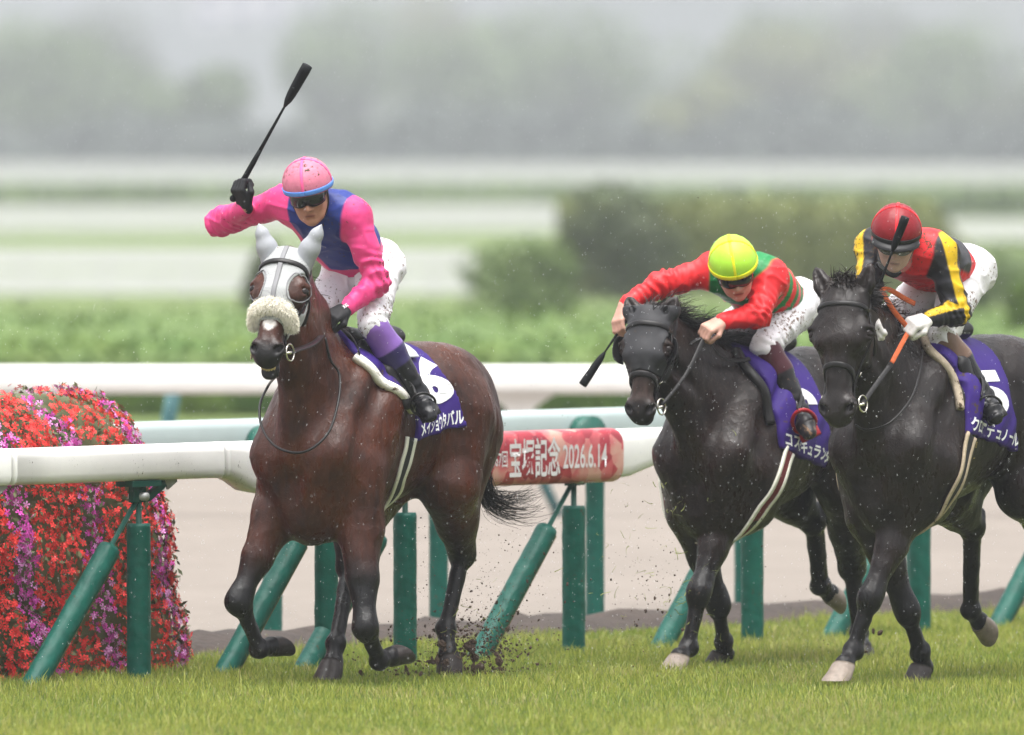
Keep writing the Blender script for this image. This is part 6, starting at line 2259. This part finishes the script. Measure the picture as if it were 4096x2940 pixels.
small = (spray(1800, (1910, 2580), 125, 115, 52.55, .18, .0012, .008) + spray(420, (1930, 2590), 90, 75, 52.55, .14, .004, .014) + spray(700, (1950, 2280), 190, 190, 52.7, .35, .0012, .006) + spray(900, (1660, 2640), 140, 65, 52.3, .25, .0012, .008)
         + spray(500, (2640, 2380), 130, 200, 52.9, .4, .0012, .0065) + spray(110, (2150, 1500), 260, 200, 53.2, .8, .0010, .004) + spray(60, (3250, 2480), 120, 120, 53.5, .4, .0015, .006) + spray(30, (3150, 900), 260, 180, 54, .8, .0012, .006))
Vs = []; Fs = []; off = 0
oc = A3([(1, 0, 0), (-1, 0, 0), (0, 1, 0), (0, -1, 0), (0, 0, 1), (0, 0, -1)])
of_ = np.array([(0, 2, 4), (2, 1, 4), (1, 3, 4), (3, 0, 4), (2, 0, 5), (1, 2, 5), (3, 1, 5), (0, 3, 5)])
for p, s_ in small:
    Mx = rot_to(rng.normal(size=3), rng.uniform(0, 6)) * (s_ * rng.uniform(.5, 1.2, 3))[None]
    Vs.append(oc * rng.uniform(.6, 1.2, (6, 1)) @ Mx.T + p); Fs.append(of_ + off); off += 6
tag(link('flying_mud', mesh_np('flying_mud', np.concatenate(Vs), np.concatenate(Fs)), M_MUD, smooth=False), 'fine mud and soil thrown up behind the hooves', 'mud', kind='stuff')
# torn-off grass blades in the spray
nb = 150
cs = spray(60, (1930, 2560), 110, 90, 52.5, .15, 1, 1) + spray(90, (2640, 2330), 150, 230, 52.9, .35, 1, 1)
Vs = []; Fs = []
for k, (p, _) in enumerate(cs):
    d = unit(rng.normal(size=3)); s_ = unit(np.cross(d, rng.normal(size=3))); L_ = rng.uniform(.02, .065); c_ = rng.normal(size=3) * .012
    b0 = len(Vs)
    for t in (0, .33, .66, 1):
        q = p + d * L_ * (t - .5) + c_ * math.sin(3.1 * t); wd = .0022 * (1 - .7 * t)
        Vs += [q + s_ * wd, q - s_ * wd]
    for j in range(3): Fs.append((b0 + 2 * j, b0 + 2 * j + 1, b0 + 2 * j + 3, b0 + 2 * j + 2))
me = mesh_np('torn_grass', Vs, Fs); vcol(me, 'col', np.repeat(A3([(.24, .27, .07)]), len(Vs), 0))
tag(link('torn_grass', me, M_BLADE, smooth=False), 'loose grass blades torn up by the hooves', 'grass', kind='stuff')

# ------------------------------------------------------------------ rain
m, n, l, b = nodes('rain_drop')
b.inputs['Base Color'].default_value = (.95, .96, 1, 1); b.inputs['Roughness'].default_value = .05; b.inputs['Alpha'].default_value = .75
rng = np.random.default_rng(9)
nr = 6500
Vs = []; Fs = []
for k in range(nr):
    d = rng.uniform(47.5, 54.5); p = at(rng.uniform(-100, 4200), rng.uniform(-60, 2700), d)
    if p[2] < .06: continue
    s_ = rng.uniform(.0006, .0011); L_ = s_ * rng.uniform(2, 4.5)
    ax_ = unit(A3((-.25, .1, -1)))
    Mx = rot_to(ax_, 0) * A3((s_, s_, L_))[None]
    Vs.append(oc @ Mx.T + p); Fs.append(of_ + 6 * (len(Vs) - 1))
tag(link('rain', mesh_np('rain', np.concatenate(Vs), np.concatenate(Fs)), m), 'fine falling rain drops all over the view', 'rain', kind='stuff')
# ------------------------------------------------------------------ rain mist
hz = bpy.data.materials.new('rain_mist'); hz.use_nodes = True
n = hz.node_tree.nodes; n.clear()
pv = n.new('ShaderNodeVolumePrincipled'); pv.inputs['Color'].default_value = (.91, .94, 1.0, 1); pv.inputs['Density'].default_value = .0005
pv.inputs['Anisotropy'].default_value = .2
on = n.new('ShaderNodeOutputMaterial'); hz.node_tree.links.new(pv.outputs[0], on.inputs['Volume'])
mb = MB().box((0, 1225, 59), 1300, 2720, 122)
tag(mb.build('haze', hz, smooth=False), 'pale rain mist over the whole racecourse', 'mist', kind='stuff')
